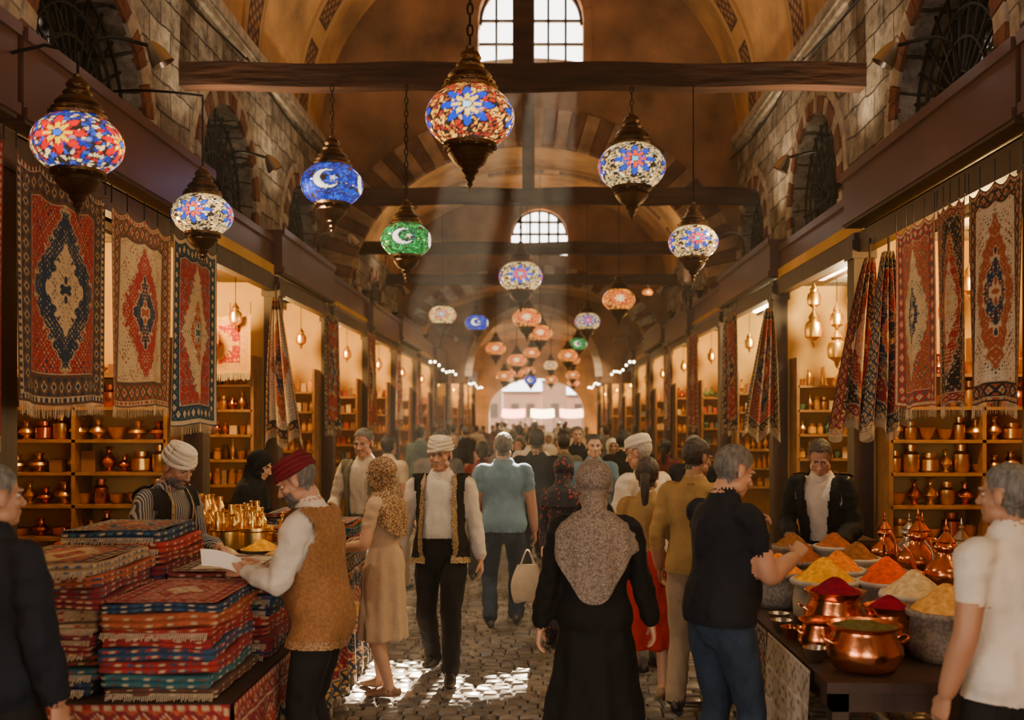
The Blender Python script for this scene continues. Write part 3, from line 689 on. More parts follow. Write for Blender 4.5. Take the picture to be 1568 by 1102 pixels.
for i,(x,y,r,sp,h,mt) in enumerate([(1.55,5.40,.16,'turmeric',.22,0),(1.40,5.82,.14,'curry',.2,1),(1.34,6.2,.12,'turmeric',.2,1),(1.88,5.36,.15,'paprika',.22,0),(1.74,5.78,.14,'curry',.22,0),(1.88,4.98,.155,'sesame',.22,0),(1.86,4.54,.16,'ginger',.22,1),(1.64,6.15,.13,'cinnamon',.22,1),(1.95,6.1,.13,'cumin',.24,0),(1.40,6.52,.11,'ginger',.2,1),(1.66,6.52,.12,'cumin',.26,1),(2.0,5.72,.11,'paprika',.22,1),(1.93,6.5,.12,'cinnamon',.26,0)]):
    sack(x,y,r,sp,h=h,mt=M_sackb if mt else None,seed=i)
def pot_prof(r,h): return [(r*.55,0),(r*.8,h*.06),(r,h*.35),(r*.98,h*.55),(r*.80,h*.8),(r*.78,h*.88),(r*.95,h*.97),(r*.97,h),(r*.9,h),(r*.72,h*.86),(0,h*.82)]
def pot(name,x,y,z,r,h,m,content=None,handles=True):
    mb=MB(); mb.add(lathe(pot_prof(r,h),36),0)
    ms=[m]
    if content: mb.add(heap(r*.86,r*.6 if content!='herbs' else r*.18,h*.93,x*9),1); ms.append(SPM[content])
    if handles:
        for s in (-1,1): mb.add(tube([(s*r*.9,-.04,h*.62),(s*(r*1.12),-.03,h*.72),(s*(r*1.12),.03,h*.72),(s*r*.9,.04,h*.62)],.007,6,.02),0)
    mb.obj(name,ms,loc=(x,y,z),sharp=60)
pot('copper_cauldron',1.42,4.34,.755,.165,.20,M_copper,'herbs')
pot('copper_spice_pot',1.33,4.68,.755,.11,.15,M_copper,None)
pot('copper_spice_bowl',1.46,4.90,.755,.155,.25,M_copper,'sumac')
pot('copper_spice_bowl',1.64,4.66,.755,.12,.22,M_copper,'sumac')
for i,(x,y) in enumerate([(1.26,4.95),(1.25,5.12),(1.28,5.3),(1.25,4.5)]):
    mb=MB(); mb.add(lathe(bowl(.06,.055),24)); mb.obj('small_tin_bowl',[M_silver if i else M_copper],loc=(x,y,.755))
def ewer(name,x,y,z,s,m,rot=0):
    mb=MB(); P=[(.30,0),(.33,.03),(.22,.07),(.28,.12),(.46,.3),(.50,.45),(.42,.62),(.22,.78),(.17,.92),(.22,1.0),(.27,1.03),(.27,1.07),(.2,1.14),(.22,1.18),(.12,1.3),(.05,1.4),(.07,1.46),(.03,1.52),(.045,1.57),(.0,1.72)]
    mb.add(lathe([(a*s,b*s) for a,b in P],28))
    mb.add(loft([(.42*s,0,.35*s,.07*s,.07*s),(.68*s,0,.5*s,.055*s,.055*s),(.72*s,0,.8*s,.04*s,.04*s),(.92*s,0,1.05*s,.03*s,.03*s)],None,.02,10)[:2])
    mb.add(tube([(-.2*s,0,.98*s),(-.55*s,0,1.0*s),(-.68*s,0,.7*s),(-.45*s,0,.4*s)],.035*s,8,.02))
    mb.obj(name,[m],loc=(x,y,z),rot=rot,sharp=50)
for i,(x,y,s,m) in enumerate([(2.26,6.5,.21,M_copper),(2.42,6.28,.22,M_copper),(2.28,5.98,.25,M_copper),(2.43,5.72,.23,M_silver),(2.26,5.52,.24,M_copper),(2.44,5.40,.22,M_silver),(2.45,6.58,.2,M_silver)]):
    ewer('ornate_ewer',x,y,.885,s,m,1.2+i*.4)
for i,(x,y,r,sp) in enumerate([(-1.88,5.95,.13,'sesame'),(-1.55,5.95,.12,'ginger'),(-1.75,6.3,.13,'turmeric'),(-1.48,6.3,.11,'curry'),(-1.5,6.65,.12,'paprika'),(-1.45,7.0,.1,'cumin')]):
    mb=MB(); mb.add(lathe(bowl(.10,r),28)); mb.add(heap(r*.93,r*.6,.092,i),1); mb.obj('bowl_of_'+sp,[M_sack if i<2 else M_silver,SPM[sp]],loc=(x,y,.925))
def brass_set(x,y,z,sc=1,disc=True):
    mb=MB()
    mb.add(lathe([(.10,0),(.12,.02),(.12,.16),(.13,.17),(.13,.19),(.10,.19),(0,.17)],30,(0,0,0))); mb.add(lathe([(.08,0),(.1,.02),(.1,.13),(.11,.14),(.08,.14),(0,.13)],30,(.23,.05,0)))
    for i in range(34):
        a=random.uniform(0,6.28);r=random.uniform(0,.10); mb.add(lathe(random.choice([vase,jar])(random.uniform(.1,.17),.026),10,(r*cos(a)+(.0 if i%3 else .22),r*sin(a)*.7+(0 if i%3 else .05),.16 if i%3 else .12)),0)
    if disc:
        v,f=lathe([(.0,-.01),(.13,-.01),(.14,0),(.13,.01),(.09,.006),(0,.012)],30); v=np.array(v)[:,[0,2,1]]; mb.add((v+[-.06,-.05,.32],f))
        for i in range(12): mb.add(ell((-.06+.1*cos(i*.52),-.065,.32+.1*sin(i*.52)),(.014,.01,.014),6,5))
    mb.obj('brass_trinket_display',[M_brass],loc=(x,y,z),scale=sc)
table('brassware_table',-2.55,-2.08,6.4,7.3,.95)
brass_set(-2.34,6.62,.955,1.1); brass_set(-1.92,6.75,.925,1,False); brass_set(-2.35,7.05,.955,1.1,False)
table('metalware_table',-2.75,-2.5,5.4,6.2,.95)
for i,(x,y,s) in enumerate([(-2.62,5.5,.17),(-2.6,5.8,.15)]): ewer('ornate_ewer',x,y,.955,s,M_copper,i)

# ---------------------------------------------------------------- people
HV={}
def head_tpl(vox):
    if vox in HV: return HV[vox]
    P=[ell((0,-.012,.128),(.075,.094,.088),20,14),ell((0,.030,.07),(.060,.062,.085),20,14),ell((0,.066,.005),(.028,.026,.022)),ell((0,.045,.012),(.044,.04,.03))]
    for s in (-1,1):
        P+=[ell((s*.040,.060,.072),(.022,.022,.020)),ell((s*.078,-.006,.088),(.008,.019,.032),12,9),ell((s*.030,.083,.118),(.022,.012,.008)),ell((s*.012,.103,.060),(.0085,.011,.008)),ell((s*.05,.02,.03),(.02,.04,.03))]
    P+=[loft([(0,.086,.112,.009,.009),(0,.099,.086,.010,.010),(0,.112,.064,.013,.012)],None,.01,10)[:2],ell((0,.088,.037),(.024,.014,.0065)),ell((0,.086,.025),(.020,.014,.0065)),
        loft([(0,-.02,-.11,.055,.055),(0,-.014,-.04,.052,.054),(0,-.005,.04,.05,.055)],None,.02,16)[:2]]
    v,f,n,_=remesh(P,vox,2,.4)
    for s in (-1,1):
        d=v-np.array([s*.031,.093,.099]); w=np.exp(-((d[:,0]/.017)**2+(d[:,1]/.03)**2+(d[:,2]/.011)**2)); v[:,1]-=w*.012
    w=np.exp(-((v[:,2]-.031)/.0022)**2-(v[:,0]/.022)**2)*(v[:,1]>.07); v[:,1]-=w*.005
    HV[vox]=(v,f,n); return HV[vox]
def sub(v,f,n,mask,off):
    idx=-np.ones(len(v),int); ids=np.nonzero(mask)[0]; idx[ids]=np.arange(len(ids))
    ff=[tuple(idx[list(q)]) for q in f if all(mask[i] for i in q)]
    o=off[ids][:,None] if hasattr(off,'__len__') else off
    return v[ids]+n[ids]*o,ff
def fzn(v,s,seed):
    return np.array([noise.noise(Vector((p[0]*s[0]+seed,p[1]*s[1],p[2]*s[2]))) for p in v.tolist()])
def add_head(mb,M,h,vox):
    v,f,n=head_tpl(vox); x,y,z=v.T
    mb.add((v,f),0,(1,1,1),M)
    hair=h.get('hair','short'); gear=h.get('gear')
    ear=(np.abs(x)>.072)&(np.abs(y+.006)<.024)&(z<.125)
    hl=.168
    if gear not in('hijab',):
        m=(z>np.maximum(hl+np.minimum(0,y-.055)*1.75,.012))&~ear
        off=.008+.004*fzn(v,(70,70,40),h.get('seed',0)); 
        if hair=='long': off=off+.008
        mb.add(sub(v,f,n,m,off),4,(1,1,1),M)
        if hair=='long':
            mb.add(loft([(0,-.08,.12,.05,.035),(0,-.115,.06,.035,.03),(0,-.12,-.03,.03,.025),(0,-.105,-.14,.018,.015)],None,.02,12)[:2],4,(1,1,1),M)
    if h.get('beard'):
        m=(y>.015)&(z<.055)&(z>-.03)&~((np.abs(x)<.021)&(z>.019)&(z<.044)&(y>.07))&(y+ (z*-.3)>.02)
        mb.add(sub(v,f,n,m,.009+.003*fzn(v,(90,90,90),1)),10,(1,1,1),M)
    if h.get('stache') or h.get('beard'):
        m=(y>.075)&(z<.054)&(z>.040)&(np.abs(x)<.032); mb.add(sub(v,f,n,m,.007),10,(1,1,1),M)
    for s in (-1,1):
        mb.add(ell((s*.031,.0695,.0985),(.0125,.0125,.0085),12,8),5,(1,1,1),M); mb.add(ell((s*.031,.0800,.0985),(.0056,.0032,.0056),10,6),6,(1,1,1),M)
        mb.add(loft([(s*.014,.093,.113,.003,.0035),(s*.03,.0925,.119,.003,.0045),(s*.047,.080,.114,.002,.003)],None,.008,6)[:2],10 if h.get('beard') else 4,(1,1,1),M)
        mb.add(loft([(s*.017,.0805,.103,.003,.003),(s*.031,.0835,.1065,.003,.004),(s*.045,.074,.102,.003,.003)],None,.008,6)[:2],0,(1,1,1),M)
        mb.add(loft([(s*.018,.0785,.093,.002,.002),(s*.031,.081,.0905,.002,.003),(s*.044,.074,.094,.002,.002)],None,.008,6)[:2],0,(1,1,1),M)
    if gear=='turban':
        mb.add(ell((0,-.012,.160),(.080,.095,.072),24,12),7,(1,1,1),M)
        for i in range(6):
            zc=.135+.014*i; tl=.22*(1 if i%2 else -1)*(1-.08*i); a,b=.080-.004*i,.099-.005*i; rr=.019
            pts=[(a*cos(t),-.012+b*sin(t),zc+tl*a*cos(t)*1.0+.012*(1-sin(t))*.3) for t in np.linspace(0,2*pi,25)]
            mb.add(loft([(*p,rr,rr*.8) for p in pts],None,.012,10,rnd=False)[:2],7,(1,1,1),M)
    if gear=='cap':
        mb.add(lathe([(.083,.15),(.086,.155),(.086,.19),(.083,.205),(.075,.218),(.045,.232),(0,.236)],32,(0,-.012,0),1.2),7,(1,1,1),M)
        mb.add(lathe([(.083,.145),(.089,.15),(.089,.172),(.084,.175)],32,(0,-.012,0),1.2),7,(1,1,1),M)
    if gear=='hijab':
        face=((x/.056)**2+((z-.068)/.088)**2<1)&(y>.02)
        off=.013+.004*fzn(v,(14,14,30),3); off+=.012*np.exp(-((z-.13)/.06)**2)*(y<-.03)
        mb.add(sub(v,f,n,~face,off),7,(1,1,1),M)
HD={}
def hand_tpl(side,curl,vox=.0042):
    k=(side,curl,vox)
    if k in HD: return HD[k]
    P=[loft([(0,-.03,0,.026,.021),(0,0,0,.027,.019),(0,.03,0,.036,.017),(0,.065,-.001,.041,.015),(0,.088,-.002,.039,.012)],None,.01,16,lat=(1,0,0))[:2]]
    ts=-1 if side>0 else 1
    for j,(bx,L) in enumerate([(.030,.070),(.010,.079),(-.010,.073),(-.029,.056)]):
        bx*=ts; a=.12+curl*.35; p=np.array([bx,.082,-.002]); pts=[p-[0,.02,0],p]; sp=(bx)*.9
        for s,(fr,bend) in enumerate(((.45,curl*(.9+.08*j)),(.30,curl*1.0),(.25,curl*.7))):
            a+=bend if s else bend*.6; p=p+L*fr*np.array([sp,cos(a),-sin(a)]); pts.append(p)
        P.append(loft([(*q,r,r) for q,r in zip(pts,[.0095,.0092,.0085,.0078,.0066])],None,.006,10)[:2])
    p=np.array([ts*.024,.022,-.004]); d=np.array([ts*.62,.75,-.25-.3*curl]); d/=np.linalg.norm(d); d2=np.array([ts*.2,.85,-.35-.5*curl]); d2/=np.linalg.norm(d2)
    P.append(loft([(*p,.015,.015),(*(p+d*.035),.0125,.0125),(*(p+d*.035+d2*.026),.0105,.0105),(*(p+d*.035+d2*.048),.008,.008)],None,.006,10)[:2])
    v,f,n,_=remesh(P,vox,1,.3); HD[k]=(v,f); return HD[k]
def ik(a,t,l1,l2,pole):
    a=Vector(a);t=Vector(t);d=t-a;L=min(d.length,(l1+l2)*.998);d.normalize()
    x=(l1*l1-l2*l2+L*L)/(2*L);h=math.sqrt(max(l1*l1-x*x,0));p=Vector(pole);p=p-d*p.dot(d);p.normalize()
    return a+d*x+p*h,a+d*L
M_eye=mat('eye_white',(.45,.40,.35),.3); M_dark=mat('eye_dark',(.01,.008,.006),.2)
collar=[('collar',0,1)]
def person(name,loc,ang,H=1.75,w=1.,lean=0,belly=0,fem=False,R=None,L=None,Rp=None,Lp=None,Rh=None,Lh=None,rc=.35,lc=.35,feet=((.11,.02),(-.11,-.03)),drop=.01,
           mats=None,sleeve='long',dress=None,legskin=None,hd=None,yaw=0,pitch=0,shells=(),vox=.0125,hv=.005,drape=None,loose=0,seed=1,hands=True,skirtw=.24):
    T0=Vector((0,0,.93-drop))
    def T(p):
        p=Vector(p); p.z-=drop
        k=min(1,max(0,(p.z-.88)/.32)); return T0+Matrix.Rotation(-lean*k,3,'X')@(p-T0)
    def tr(z,rx,ry,y=0): p=T((0,y,z)); return (*p,rx*w,ry)
    b=belly; fs=.93 if fem else 1
    rows=[(.86,.13,.10,-.005,2),(.92,.170,.120,-.012,2),(.99,.168,.122+b*.4,-.008+b*.3,2),(1.06,.152 if not fem else .14,.112+b,.0+b*.7,1),(1.16,.155 if not fem else .14,.113+b*.6,.002+b*.5,1),(1.28,.172*fs,.122,.0,1),(1.37,.178*fs,.115,-.006,1),(1.43,.150*fs,.088,-.012,1),(1.475,.082,.068,-.010,1)]
    parts=[]
    lo=loft([tr(r[0],r[1]+loose,r[2]+loose,r[3]) for r in rows],[r[4] for r in rows],.02,22,lat=(1,0,0)); parts.append(lo)
    if fem:
        for s in (-1,1):
            p=T((s*.075,.085,1.27)); e=ell(p,(.062,.055,.062)); parts.append((e[0],e[1],np.full(len(e[0]),1)))
    nk=.057 if not fem else .05
    parts.append(loft([(*T((0,-.012,1.42)),nk*1.2,nk*1.2),(*T((0,-.008,1.475)),nk*1.08,nk*1.08),(*T((0,.0,1.55)),nk*.95,nk*.98)],[1,30,30],.015,16))
    arms={}
    for s,tg,pl in ((1,R,Rp),(-1,L,Lp)):
        sh=T((s*.178*w*fs,-.008,1.405)); tg=tg or (s*.25*w,.05,.87)
        tgv=Vector(tg); tgv.z-=drop
        el,wr=ik(sh,tgv,.29,.255,pl or (s*.5,-1,-.2))
        arms[s]=(sh,el,wr)
        a=1.0*(.9 if fem else 1); c=.008+loose*.5 if sleeve=='long' else .004
        U1=sh.lerp(el,.5)
        seg=[(*sh.lerp(Vector((0,0,sh.z)),.35),.06*a,.06*a),(*sh,.066*a,.066*a),(*U1,.052*a+c,.052*a+c),(*sh.lerp(el,.62),.050*a+c*.8,.050*a+c*.8),(*el,.044*a+c,.044*a+c),(*el.lerp(wr,.35),.044*a+c,.044*a+c),(*el.lerp(wr,.88),.032*a+c*1.1,.032*a+c*1.1),(*wr,.028*a,.028*a)]
        lb=[1,11,11,11,11,11,11,10] if sleeve=='long' else [1,11,11,10,10,10,10,10] if sleeve=='short' else [1,11,11,11,11,10,10,10]
        parts.append(loft(seg,lb,.015,14))
    hipz=.90-drop
    for s,ft in ((1,feet[0]),(-1,feet[1])):
        hp=Vector((s*.092*w,0,hipz)); fx,fy=ft[0],ft[1]; fz=ft[2] if len(ft)>2 else 0; fp=ft[3] if len(ft)>3 else 0
        an=Vector((fx,fy-.0,.085+fz)); kn,an2=ik(hp,an,.425,.40,(s*.08,1,0))
        bare=legskin is not None; lb2=20 if bare else 22
        g=.0 if bare else .01+loose*.5
        parts.append(loft([(*hp,.088,.092),(*hp.lerp(kn,.35),.082+g,.084+g),(*hp.lerp(kn,.75),.065+g,.067+g),(*kn,.057+g,.06+g),(*kn.lerp(an2,.3),.056+g,.058+g),(*kn.lerp(an2,.75),.042+g*1.8,.044+g*1.8),(*an2.lerp(kn,.04),.037+g*2.2,.04+g*2.4)],[lb2]*7,.02,14))
        Rx=Matrix.Rotation(-fp,3,'X')@Matrix.Rotation(-s*.12,3,'Z')
        def Fp(y,z): q=Rx@Vector((0,y,z-.085)); return an2+q
        parts.append(loft([(*Fp(-.065,.05),.032,.036),(*Fp(-.02,.052),.038,.045),(*Fp(.05,.045),.042,.040),(*Fp(.12,.034),.047,.030),(*Fp(.175,.026),.036,.020)],[23]*5,.015,14,lat=(1,0,0)))
        parts.append(loft([(*an2,.038,.04),(*Fp(.0,.04),.038,.045)],[20 if bare else 23]*2,.015,12))
    if dress is not None:
        k=9; hem=dress
        def fold(th,t): return 1+.09*t*np.sin(k*th+seed)+.05*t*np.sin(5*th+seed*2)
        rr=[(1.08,.145,.115),(.98,.175,.135),(.90,.185,.145)]
        zz=[(a,b*w,c) for a,b,c in rr]+[(.90-(.90-hem)*q,(.185+(skirtw-.185)*q)*w,.145+(skirtw*.8-.145)*q) for q in (.33,.66,1)]
        parts.append(loft([(*T((0,-.005 if z>.9 else .0,z)),a,c) for z,a,c in zz],[1 if mats.get('onepiece') else 2]*len(zz),.025,54,lat=(1,0,0),fold=fold,rnd=False))
    v,f,n,lab=remesh(parts,vox,3,.5)
    v[:,2]=np.maximum(v[:,2],.002)
    lb=lab%10; part=lab//10
    cl=(lb==1)|(lb==2)
    rv=v.copy(); rv[:,2]+=drop
    if lean:
        kz=np.clip((v[:,2]+0-.88)/.32,0,1); a=lean*kz; y_=v[:,1]; z_=v[:,2]-T0.z
        rv[:,1]=y_*np.cos(a)-z_*np.sin(a); rv[:,2]=y_*np.sin(a)+z_*np.cos(a)+T0.z+drop
    d=fzn(v,(9,9,3.2),seed*3.1)*.013+fzn(v,(22,22,11),seed)*.008
    armm=(part==1)&(lb==1)
    if armm.any(): d[armm]+=fzn(v[armm],(16,16,22),seed)*.009
    lg=(part==2)&(lb==2); d[lg]+=np.clip((.35-v[lg,2])/.35,0,1)*np.sin(v[lg,2]*75+v[lg,0]*20)*.004
    d*=np.clip((1.47-rv[:,2])/.05,0,1)
    v=v+n*(d*cl)[:,None]; v[:,2]=np.maximum(v[:,2],.002)
    mb=MB(); fl=np.array([lb[q[0]] for q in f])
    if legskin is not None: fl=np.where((fl==0)&(np.array([part[q[0]] for q in f])==2),11,fl)
    mb.add((v,f),fl)
    for (pred,off,mi) in shells:
        if pred=='collar':
            Rm=(Matrix.Translation(T((0,-.006,1.462)))@Matrix.Rotation(-lean,4,'X')@Matrix.Rotation(-.12,4,'X'))
            mb.add(lathe([(.088,-.018),(.083,.0),(.074,.022),(.070,.042),(.066,.044),(.064,.0)],26,(0,0,0),1.0),mi,(1,1,1),Rm); continue
        m=pred(rv[:,0],rv[:,1],rv[:,2],lb,part)
        o=off(rv[:,0],rv[:,1],rv[:,2]) if callable(off) else np.full(len(v),off)
        mb.add(sub(v,f,n,m,o),mi)
    hm=Matrix.Translation(T((0,.012,1.525)))@Matrix.Rotation(math.radians(yaw),4,'Z')@Matrix.Rotation(-math.radians(pitch)-lean*.6,4,'X')
    add_head(mb,hm,hd or {},hv)
    if drape is not None:
        hemf,dy=drape; prof=np.array([(1.60,.074,.088),(1.55,.070,.088),(1.50,.082,.098),(1.465,.125,.112),(1.43,.190,.128),(1.38,.222,.140),(1.28,.232,.150),(1.15,.22,.152),(1.0,.19,.15),(.9,.18,.155)])[::-1]
        nn=96; tt=np.linspace(0,1,46); th=np.arange(nn)*2*pi/nn; V=[]
        hz=hemf(th)
        for t in tt:
            z=1.60+(hz-1.60)*t; rx=np.interp(z,prof[:,0],prof[:,1])*w*(fs+.02); ry=np.interp(z,prof[:,0],prof[:,2])
            q=np.clip((1.5-z)*5,0,1); fo=1+q*(.04*np.sin(th*11+3*z)+.035*np.sin(th*6+1+z*7))+.02*np.sin(z*60+th*2)*(1-q)
            P=np.stack([rx*np.cos(th)*fo,ry*np.sin(th)*fo+dy,z],-1)
            V.append(np.array([T(p) for p in P.tolist()]))
        V=np.vstack(V); F=[(j*nn+i,j*nn+(i+1)%nn,(j+1)*nn+(i+1)%nn,(j+1)*nn+i) for j in range(len(tt)-1) for i in range(nn)]
        mb.add((V,F),7)
    if hands:
        for s,cu,hh in ((1,rc,Rh),(-1,lc,Lh)):
            sh,el,wr=arms[s]; dd=(wr-el).normalized()
            if hh and len(hh)>1 and hh[1]: dd=(dd*.4+Vector(hh[1])).normalized()
            bk=Vector(hh[0]) if hh else (Vector((s,0,0)) if abs(dd.z)>.6 else Vector((s*.4,0,1)))
            bk=(bk-dd*bk.dot(dd)).normalized(); xx=dd.cross(bk)
            M=Matrix((( xx.x,dd.x,bk.x,wr.x),(xx.y,dd.y,bk.y,wr.y),(xx.z,dd.z,bk.z,wr.z),(0,0,0,1)))
            M=M@Matrix.Scale(.95 if not fem else .88,4)
            hvv,hf=hand_tpl(s,cu,.0042 if vox<.015 else .006); mb.add((hvv,hf),0,(1,1,1),M)
    m=mats; dm=M_dark
    ml=[m['skin'],m['top'],m['bot'],m.get('shoe',M_shoe),m.get('hair',M_hairB),M_eye,M_dark,m.get('gear',dm),m.get('g1',dm),m.get('g2',dm),m.get('beard',m.get('hair',M_hairB)),m.get('legs',m['skin'])]
    o=mb.obj(name,ml,loc=(loc[0],loc[1],0),rot=math.radians(ang),scale=H/1.75,sharp=None)
    return o
def cloth(n,c,b=.45,v=.15,r=.85): return mat(n,c,r,0,b,45,v,6,dist=.01,spec=.25)
SK1=mat('skin_olive',(.40,.20,.12),.5,0,.15,60,.08,9); SK2=mat('skin_tan',(.32,.155,.085),.5,0,.15,60,.08,9); SK3=mat('skin_fair',(.48,.27,.17),.5,0,.1,60,.06,9)
M_hairB=mat('hair_black',(.010,.008,.007),.6,0,.8,90,stretch=(1,1,.3)); M_hairG=mat('hair_grey',(.10,.09,.08),.7,0,.8,90,.5,60,stretch=(1,1,.3)); M_hairW=mat('hair_white',(.36,.33,.29),.8,0,.8,90); M_hairN=mat('hair_brown',(.025,.014,.009),.6,0,.8,90,stretch=(1,1,.3))
M_shoe=mat('shoe_leather',(.018,.012,.01),.4,0,.2,30); M_shoeT=mat('shoe_tan',(.25,.13,.07),.6)
WSH=cloth('shirt_white',(.56,.50,.42)); OFF=cloth('shirt_cream',(.48,.39,.28)); BLT=cloth('trousers_black',(.008,.0065,.0065)); NAV=cloth('polo_navy',(.005,.006,.010)); JN=cloth('denim',(.013,.024,.044),.6,.35); BLS=cloth('shirt_blue',(.10,.17,.23)); BLKC=cloth('abaya_black',(.003,.0028,.003),.3); MUS=cloth('shirt_mustard',(.30,.18,.06)); BEI=cloth('trousers_beige',(.30,.21,.13)); REDS=cloth('skirt_red',(.32,.010,.010)); VST=mat_pat('vest_tan',(.19,.078,.019),(.24,.106,.028),70,.5,.8,bump=.6); VSTt=mat_pat('vest_trim',(.09,.035,.015),(.36,.19,.06),190,.5,.6); VBK=cloth('vest_black',(.012,.009,.008)); VBt=mat_pat('vest_gold_trim',(.05,.03,.015),(.46,.30,.11),200,.5,.5)
TUR=cloth('turban_crimson',(.12,.005,.012),.5); TUW=cloth('turban_white',(.60,.53,.42),.5); CAPW=cloth('cap_white',(.58,.53,.44),.4)
LEO=mat_pat('patterned_tan_scarf',(.12,.06,.025),(.36,.21,.09),85,.5,.8,'noise',(.42,.27,.13)); GREYS=mat_pat('grey_patterned_scarf',(.19,.145,.115),(.05,.035,.03),60,.5,.8,'noise',(.24,.19,.15)); DRS=mat_pat('dress_beige',(.38,.26,.15),(.46,.33,.21),120,.35,.85,'v'); FLO=mat_pat('floral_dress',(.30,.03,.035),(.010,.012,.022),26,.28,.8,'v'); STR=mat_pat('striped_shirt',(.03,.03,.04),(.30,.27,.24),22,.5,.85,'wave'); OLV=cloth('shirt_olive',(.11,.095,.06)); GRYC=cloth('shirt_grey',(.10,.09,.085)); MAR=cloth('shirt_maroon',(.14,.02,.02))
def vest(z0,op,trimw=.035,zt=1.47,o=.017,fl=.0):
    def opn(x,y,z): return (y>.0)&(np.abs(x)<op(z))
    def area(x,y,z,lb,pt): return ((pt==0)|(pt==2)|((pt==1)&(z>1.36)&(np.abs(x)<.19)))&(z>z0)&(z<zt)&((lb==1)|(lb==2))
    return [(lambda x,y,z,lb,pt: area(x,y,z,lb,pt)&~opn(x,y,z),lambda x,y,z:o+fl*np.clip(1.1-z,0,1),8),
            (lambda x,y,z,lb,pt: area(x,y,z,lb,pt)&(((y>0)&(np.abs(x)>=op(z))&(np.abs(x)<op(z)+trimw))|((z<z0+.05)&~opn(x,y,z))),lambda x,y,z:o+.004+fl*np.clip(1.1-z,0,1),9)]
def untuck(z0=.86,mi=1,o=.014): return [(lambda x,y,z,lb,pt:((pt==0)|(pt==2))&(z>z0)&(z<1.2)&((lb==1)|(lb==2)),lambda x,y,z:o*np.clip((1.2-z)/.12,0,1),mi)]
belt=[(lambda x,y,z,lb,pt:(pt==0)&(z>1.0)&(z<1.045),.008,6)]
person('elderly_man_with_crimson_turban',(-1.05,4.82),82,1.70,1.02,lean=.12,belly=.025,R=(.13,.34,1.14),L=(-.11,.36,1.16),Rp=(.6,-.6,-1),Lp=(-.6,-.6,-1),Rh=((.3,0,1),(0,1,.05)),Lh=((-.8,0,.5),(0,1,.1)),rc=.6,lc=.7,
  mats=dict(skin=SK1,top=WSH,bot=BLT,gear=TUR,g1=VST,g2=VSTt,hair=M_hairG,beard=M_hairG),hd=dict(gear='turban',beard=1,seed=2),pitch=24,yaw=8,loose=.006,shells=vest(.80,lambda z:.05+np.clip(z-1.15,0,1)*.1,.03,fl=.05)+collar,seed=2)
mb=MB(); g=grid(8,8,lambda u,v:((u-.5)*.2,(v-.5)*.15,.01*np.sin(u*4))); mb.add(g); o=mb.obj('paper_sheet',[mat('paper',(.8,.78,.72),.6)],loc=(-1.52,4.78,1.165)); o.rotation_euler=(.45,.25,.5)
person('woman_in_beige_dress',(-1.04,6.7),70,1.60,.95,fem=True,R=(.17,.28,1.12),L=(-.17,.26,1.08),mats=dict(skin=SK3,top=DRS,bot=DRS,gear=LEO,shoe=M_shoeT,onepiece=1),dress=.42,legskin=1,skirtw=.21,hd=dict(gear='hijab'),sleeve='short',drape=(lambda t:1.33-.16*np.maximum(0,-np.sin(t)),-.012),feet=((.1,.08),(-.1,-.1)),pitch=8,seed=3)
person('elderly_man_in_embroidered_vest',(-.70,7.15),176,1.75,1.02,belly=.03,R=(.30,.06,.87),L=(-.29,.02,.86),mats=dict(skin=SK1,top=WSH,bot=BLT,gear=TUW,g1=VBK,g2=VBt,hair=M_hairG,beard=M_hairW),hd=dict(gear='turban',stache=1,seed=5),pitch=6,yaw=-8,loose=.008,drop=.03,feet=((.08,-.14,.02,-.2),(-.10,.20)),shells=vest(.84,lambda z:.085+0*z,.04,fl=.05)+belt+collar,seed=4)
person('man_in_blue_shirt',(-.31,8.8),3,1.76,1.1,belly=.02,mats=dict(skin=SK2,top=BLS,bot=JN,hair=M_hairG),sleeve='short',hd=dict(seed=4),drop=.03,feet=((.12,.16),(-.12,-.18,.04,-.35)),loose=.008,shells=untuck(.88)+collar,seed=5)
person('man_in_dark_shirt',(-.02,10.2),0,1.76,1.08,mats=dict(skin=SK2,top=NAV,bot=BLT),loose=.006,feet=((.12,.1),(-.12,-.12)),shells=untuck(),seed=6,vox=.016)
person('woman_in_floral_dress',(.20,8.1),-25,1.55,1.0,fem=True,L=(-.26,.12,.86),lc=1.0,mats=dict(skin=SK3,top=FLO,bot=FLO,gear=FLO,onepiece=1),dress=.18,skirtw=.24,hd=dict(gear='hijab'),drape=(lambda t:1.30+0*t,-.01),yaw=15,pitch=14,seed=7)
mb=MB(); v,f=grid(24,16,lambda u,v:(.11*np.cos(u*2*pi)*(.75+.5*np.sin(v*2.6)),.05*np.sin(u*2*pi)*(.6+.6*np.sin(v*2.8)),-v*.30+.02*np.sin(u*12)*v)); mb.add((v,f))
for s in (-1,1): mb.add(tube([(-.06,s*.02,-.01),(0,s*.01,.12),(.06,s*.02,-.01)],.006,6,.02))
mb.obj('cloth_shopping_bag',[cloth('bag_cloth',(.45,.35,.24))],loc=(-.09,8.1,.66))
person('woman_in_black_abaya',(.27,4.85),-4,1.66,1.02,fem=True,R=(.30,.10,.88),L=(-.28,.02,.86),mats=dict(skin=SK3,top=BLKC,bot=BLKC,gear=GREYS,onepiece=1),dress=.03,skirtw=.30,loose=.022,hd=dict(gear='hijab'),drape=(lambda t:1.30-.27*np.exp(-(np.abs(t-1.5*pi)/.8)**2.6),-.012),yaw=-6,pitch=6,seed=8,vox=.012)
person('elderly_man_in_white_cap',(.80,7.3),35,1.74,1.0,lean=.08,R=(.2,.3,1.08),L=(-.2,.26,1.05),mats=dict(skin=SK1,top=WSH,bot=GRYC,gear=CAPW,hair=M_hairW),hd=dict(gear='cap',stache=1),yaw=25,pitch=14,loose=.008,shells=untuck(.88)+collar,seed=9)
